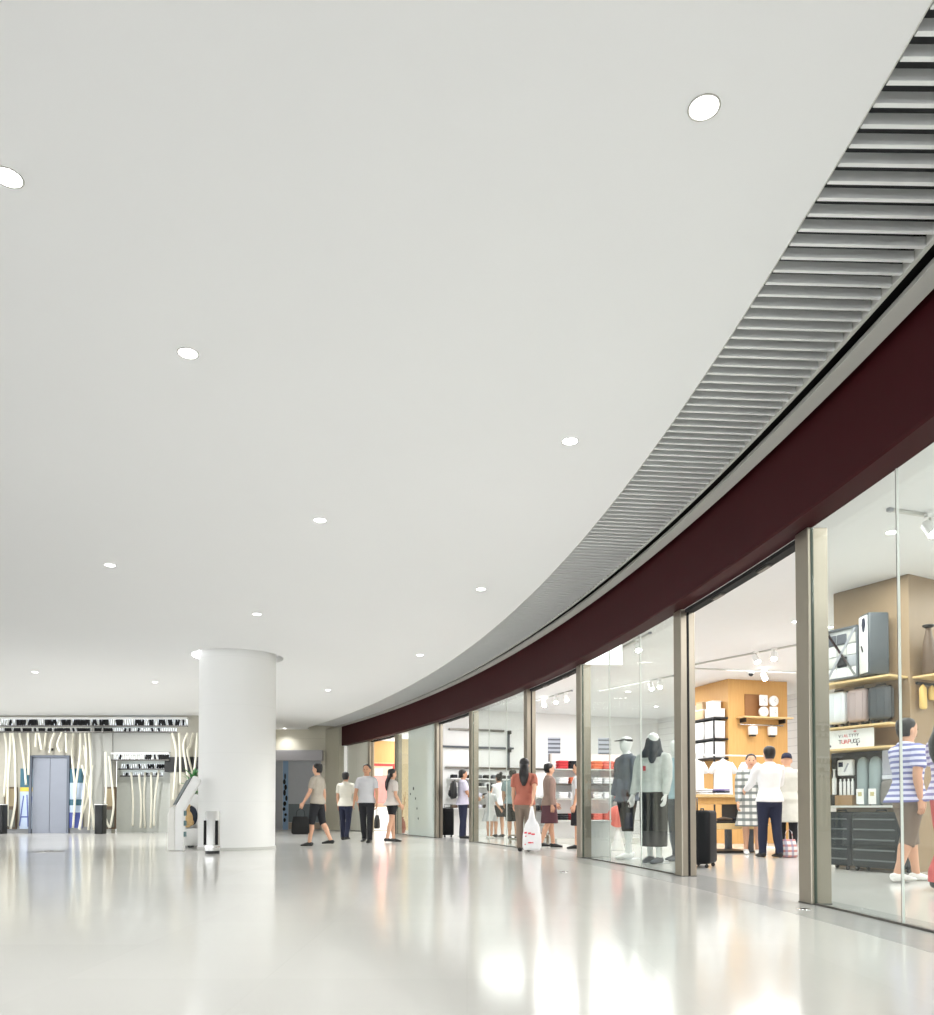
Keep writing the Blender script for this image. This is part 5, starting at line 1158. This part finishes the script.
MB().box((0, .03, 1.45), (.74, .03, 1.0)).build('pink_panel', mat('pink_panel', srgb(216, 140, 134), .6, noise=.2, nscale=4), r); MB().box((0, -.0, .42), (.75, .30, .8)).build('white_counter', W_SHOP, r, bevel=.01)
p = at_y(376, 760, 28.30)
o = MB().rbox((0, 0, .0), (.30, .04, .26), .02).build('hung_notice', WHITE, loc=(p.x + .1, 28.12, 2.05)); tag(o, 'white rounded notice hanging on the red stand', 'notice')
r = thing('partition_board', 'pale oak partition board between the farthest doorway and the dotted window', 'partition', (-1.76, 25.6, 0), R(4))
MB().box((0, 0, 1.50), (1.0, .06, 2.99)).build('board', mat('cream_oak', srgb(240, 218, 180), .5, noise=.04), r, bevel=.004); MB().box((0, 0, .04), (1.04, .24, .07)).build('base', WHITE, r, bevel=.004)
b_ = at_y(401.5, 800, 25.2)
r = thing('flower_vase', 'small brown vase of dry twigs in front of the pale oak partition board', 'vase', (b_.x, 25.22, 0), 0)
MB().lathe([(0, 0), (.10, 0), (.14, .12), (.12, .34), (.06, .46), (.08, .50), (0, .49)], n=24).build('vase_body', mat('vase_brown', srgb(150, 96, 80), .5), r, smooth='auto')
mb = MB(); rg = random.Random(2)
for i_ in range(9): a_ = rg.uniform(0, 6.28); mb.tube([(0, 0, .45), (.05 * math.cos(a_), .04 * math.sin(a_), .75), (.13 * math.cos(a_), .08 * math.sin(a_), rg.uniform(.95, 1.3))], .008, 6)
mb.build('twigs', mat('twig_tan', srgb(190, 150, 110), .8), r, smooth=True)

# ================================================================== SHOP CEILING: TRACKS AND SPOTLIGHTS
ZS = 3.60
SPOTS = emis('spot_lens', (1, .98, .94, 1), 30.0)
def track(a, b, lab):
    d = b - a; c = (a + b) / 2; L = d.length
    r = thing('lighting_track', lab, 'lighting track', (c.x, c.y, ZS - .03), math.atan2(d.y, d.x), 'ceiling tracks in the shop')
    MB().box((0, 0, .013), (L, .035, .030)).build('track_rail', LIGHTGREY, r, bevel=.003)
    for sx in (-1, 1): MB().box((sx * L / 2, 0, .012), (.05, .042, .034)).build('end_cap', GREY, r, bevel=.003)
    return r
sp0 = None
def tspot(p, rz, lab):
    global sp0
    if sp0 is None:
        r = sp0 = thing('track_spotlight', lab, 'spotlight', p, rz, 'white track spotlights')
        MB().box((0, 0, -.02), (.10, .045, .035)).build('adapter', WHITE, r, bevel=.004)
        MB().cyl((0, 0, -.037), (0, 0, -.10), .014).build('arm', LIGHTGREY, r, smooth='auto')
        ax = Vector((0, -.55, -.84)); c_ = Vector((0, .01, -.13)); a_ = c_ - ax * .07; b2 = c_ + ax * .09
        MB().loft([(a_, .040, .040), (a_ + ax * .02, .052, .052), (b2, .055, .055)], 20).build('lamp_head', WHITE, r, smooth='auto')
        MB().loft([(b2 + ax * .001, .047, .047), (b2 + ax * .006, .045, .045)], 20).build('lens', SPOTS, r)
        return r
    return dup(sp0, p, rz, lab)
TA = at_z(693, 664, ZS), at_z(803, 643, ZS); track(TA[0], TA[1], 'white ceiling track crossing the nearest doorway, upper of the two')
TB2 = at_z(693, 664.5, ZS) + Vector((0, .35, 0)), at_z(803, 672, ZS); track(TB2[0], TB2[1], 'white ceiling track crossing the nearest doorway, lower of the two')
TC = at_z(890, 508, ZS), at_z(960, 519, ZS); track(TC[0], TC[1], 'white ceiling track above the taupe display unit')
TD = at_z(600, 690, ZS), at_z(674, 675, ZS); track(TD[0], TD[1], 'white ceiling track seen above the mannequins')
TE = at_z(612, 652, ZS), at_z(650, 632, ZS); track(TE[0], TE[1], 'short ceiling track close to the glass above the mannequins')
TF = at_z(536, 700, ZS), at_z(572, 690, ZS); track(TF[0], TF[1], 'ceiling track seen through the second doorway')
zs_ = ZS - .034
for x, y, rz, lab in ((756, 651, .4, 'spotlight on the upper track of the nearest doorway, left one'), (774, 647.5, -.5, 'spotlight on the upper track of the nearest doorway, right one'),
     (764, 669.5, .2, 'spotlight on the lower track, just above the oak block'), (930, 514, .3, 'large bright spotlight above the taupe display unit'),
     (651, 680, .3, 'spotlight on the track above the mannequins, larger one'), (660, 678, -.4, 'spotlight on the track above the mannequins, beside the steel post'),
     (638, 638.5, .0, 'spotlight close to the glass above the mannequins'), (544, 698, .2, 'spotlight seen through the second doorway, left one'), (556, 694.5, -.2, 'spotlight seen through the second doorway, middle one'), (566, 692, .3, 'spotlight seen through the second doorway, beside the post')):
    p = at_z(x, y, zs_); tspot(p, rz, lab)
p = at_z(751, 672, ZS)
r = thing('dome_camera', 'small black dome camera on the ceiling above the oak block', 'camera', (p.x, p.y, ZS - .002)); MB().lathe([(0, 0), (.07, 0), (.07, -.03), (0, -.03)], n=24).build('mount_ring', WHITE, r, smooth='auto'); MB().ball((0, 0, -.035), .05, .05, .055).build('dome', BLACK, r, smooth=True)
for x, y, lab in ((628, 691.5, 'round shop downlight above the jacketed mannequin'), (656, 706.5, 'round shop downlight above the scarfed mannequin'), (602, 717, 'round shop downlight seen beside the plinth post'), (632, 726, 'farthest round shop downlight above the mannequins'), (796, 621.5, 'bright shop downlight at the edge of the nearest door post'), (829, 627, 'bright shop downlight just beyond the nearest door post'), (892, 532, 'bright shop downlight at the nearest glass joint'), (550, 729, 'bright shop downlight deep beyond the second doorway')):
    p = at_z(x, y, ZS); dup(dl0, (p.x, p.y, ZS), 0, lab, 'round shop downlights')
# white light box hanging from the shop ceiling behind the mannequin window
YLb = 13.2; a, b = at_y(584, 600, YLb), at_y(623, 665.5, YLb)
r = thing('hanging_light_box', 'white glowing light box hanging from the shop ceiling above the mannequin window', 'light box', ((a.x + b.x) / 2, YLb, b.z))
MB().box((0, .05, (3.597 - b.z) / 2), (b.x - a.x, .10, 3.597 - b.z)).build('box_frame', WHITE, r, bevel=.006); MB().box((0, -.004, (3.597 - b.z) / 2), (b.x - a.x - .04, .012, 3.597 - b.z - .04)).build('diffuser', emis('panel_glow', (1, 1, 1, 1), .9), r)

# fine pieces belong to the part they sit on
NEST = {'lens': 'lamp_head', 'collar': 'folded_body', 'lettering': 'board', 'printed_mark': 'board', 'tag_print': 'swing_tag', 'hand': 'case', 'lid': 'box_body', 'print_square': 'pouch_body', 'print_stripe': 'pouch_body',
        'front_pocket': 'bag_body', 'grab_handle': 'bag_body', 'red_print': 'bag_body', 'rail_bracket': 'hanging_rail', 'wheel': 'shell', 'rib': 'shell', 'carry_handle': 'shell', 'chest_badge': 'sweatshirt', 'latch': 'front_panel', 'luggage_tag': 'front_panel', 'bolt_head': 'cover_plate'}
stem_ = lambda n: n.split('.')[0]
for root in [o for o in COL.objects if o.parent is None and o.type == 'EMPTY']:
    kids = list(root.children); names = {}
    for k_ in kids: names.setdefault(stem_(k_.name), k_)
    for k_ in kids:
        p_ = names.get(NEST.get(stem_(k_.name), ''))
        if p_ is not None: k_.parent = p_

# ================================================================== LIGHT AND CAMERA
def spot(p, power, size=130, blend=0.8, r=0.06, col=(1, 1, 0.98), aim=(0, 0, -1)):
    l = bpy.data.lights.new('lamp', 'SPOT'); l.energy = power; l.spot_size = R(size); l.spot_blend = blend; l.shadow_soft_size = r; l.color = col
    o = bpy.data.objects.new('lamp', l); COL.objects.link(o); o.location = p
    o.rotation_euler = Vector(aim).to_track_quat('-Z', 'Y').to_euler(); return o
for x, y, lab in DL:
    p = at_z(x, y, ZC); spot((p.x, p.y, ZC - 0.03), 45 if p.y < 14 else (165 if p.y < 27 else 25))
for x in (-16.5, -13, -9.5): spot(Vector((x, YL - 2.4, 3.62)), 160, 150, aim=(0, .25, -1))  # added spots without fittings, only to brighten the lobby
pl_ = bpy.data.lights.new('cove_lamp', 'POINT'); pl_.energy = 5; pl_.shadow_soft_size = .03; ol_ = bpy.data.objects.new('cove_lamp', pl_); COL.objects.link(ol_); ol_.location = (COLC.x - .75, COLC.y - .10, ZC + .07)
def shop_light(s, d, power, r=0.12):
    l = bpy.data.lights.new('shop_lamp', 'AREA'); l.shape = 'SQUARE'; l.size = 1.7; l.energy = power; l.color = (1, 0.99, 0.97)
    o = bpy.data.objects.new('shop_lamp', l); COL.objects.link(o); o.location = cp(s, d, 3.58); return o
for s in (1, 4, 7, 10, 13, 16, 19):
    for d in (-1.8, -5 if s != 16 else -3.4): shop_light(s, d, 40)
for s in (23.5, 26.5): shop_light(s, -3, 110)
w = bpy.data.worlds.new('World'); SC.world = w; w.use_nodes = True
w.node_tree.nodes['Background'].inputs[0].default_value = (0.97, 0.99, 1.0, 1); w.node_tree.nodes['Background'].inputs[1].default_value = 2.15

cam = bpy.data.cameras.new('Camera'); co = bpy.data.objects.new('Camera', cam); COL.objects.link(co)
cam.sensor_fit = 'HORIZONTAL'; cam.sensor_width = 36; cam.lens = F / 934 * 36
cam.shift_y = (CY - 507.5) / 934; cam.clip_end = 200
co.location = (0, 0, HC); co.rotation_euler = (PI / 2 + PITCH, 0, 0)
SC.camera = co
SC.view_settings.view_transform = 'Standard'; SC.view_settings.look = 'None'; SC.view_settings.gamma = 1; SC.view_settings.exposure = 1.05
SC.view_settings.use_curve_mapping = False
cy = SC.cycles
cy.use_denoising = True
try: cy.denoiser = 'OPENIMAGEDENOISE'
except Exception: pass
cy.max_bounces = 10; cy.diffuse_bounces = 5; cy.glossy_bounces = 5; cy.transparent_max_bounces = 24; cy.sample_clamp_indirect = 4
cy.caustics_reflective = False; cy.caustics_refractive = False
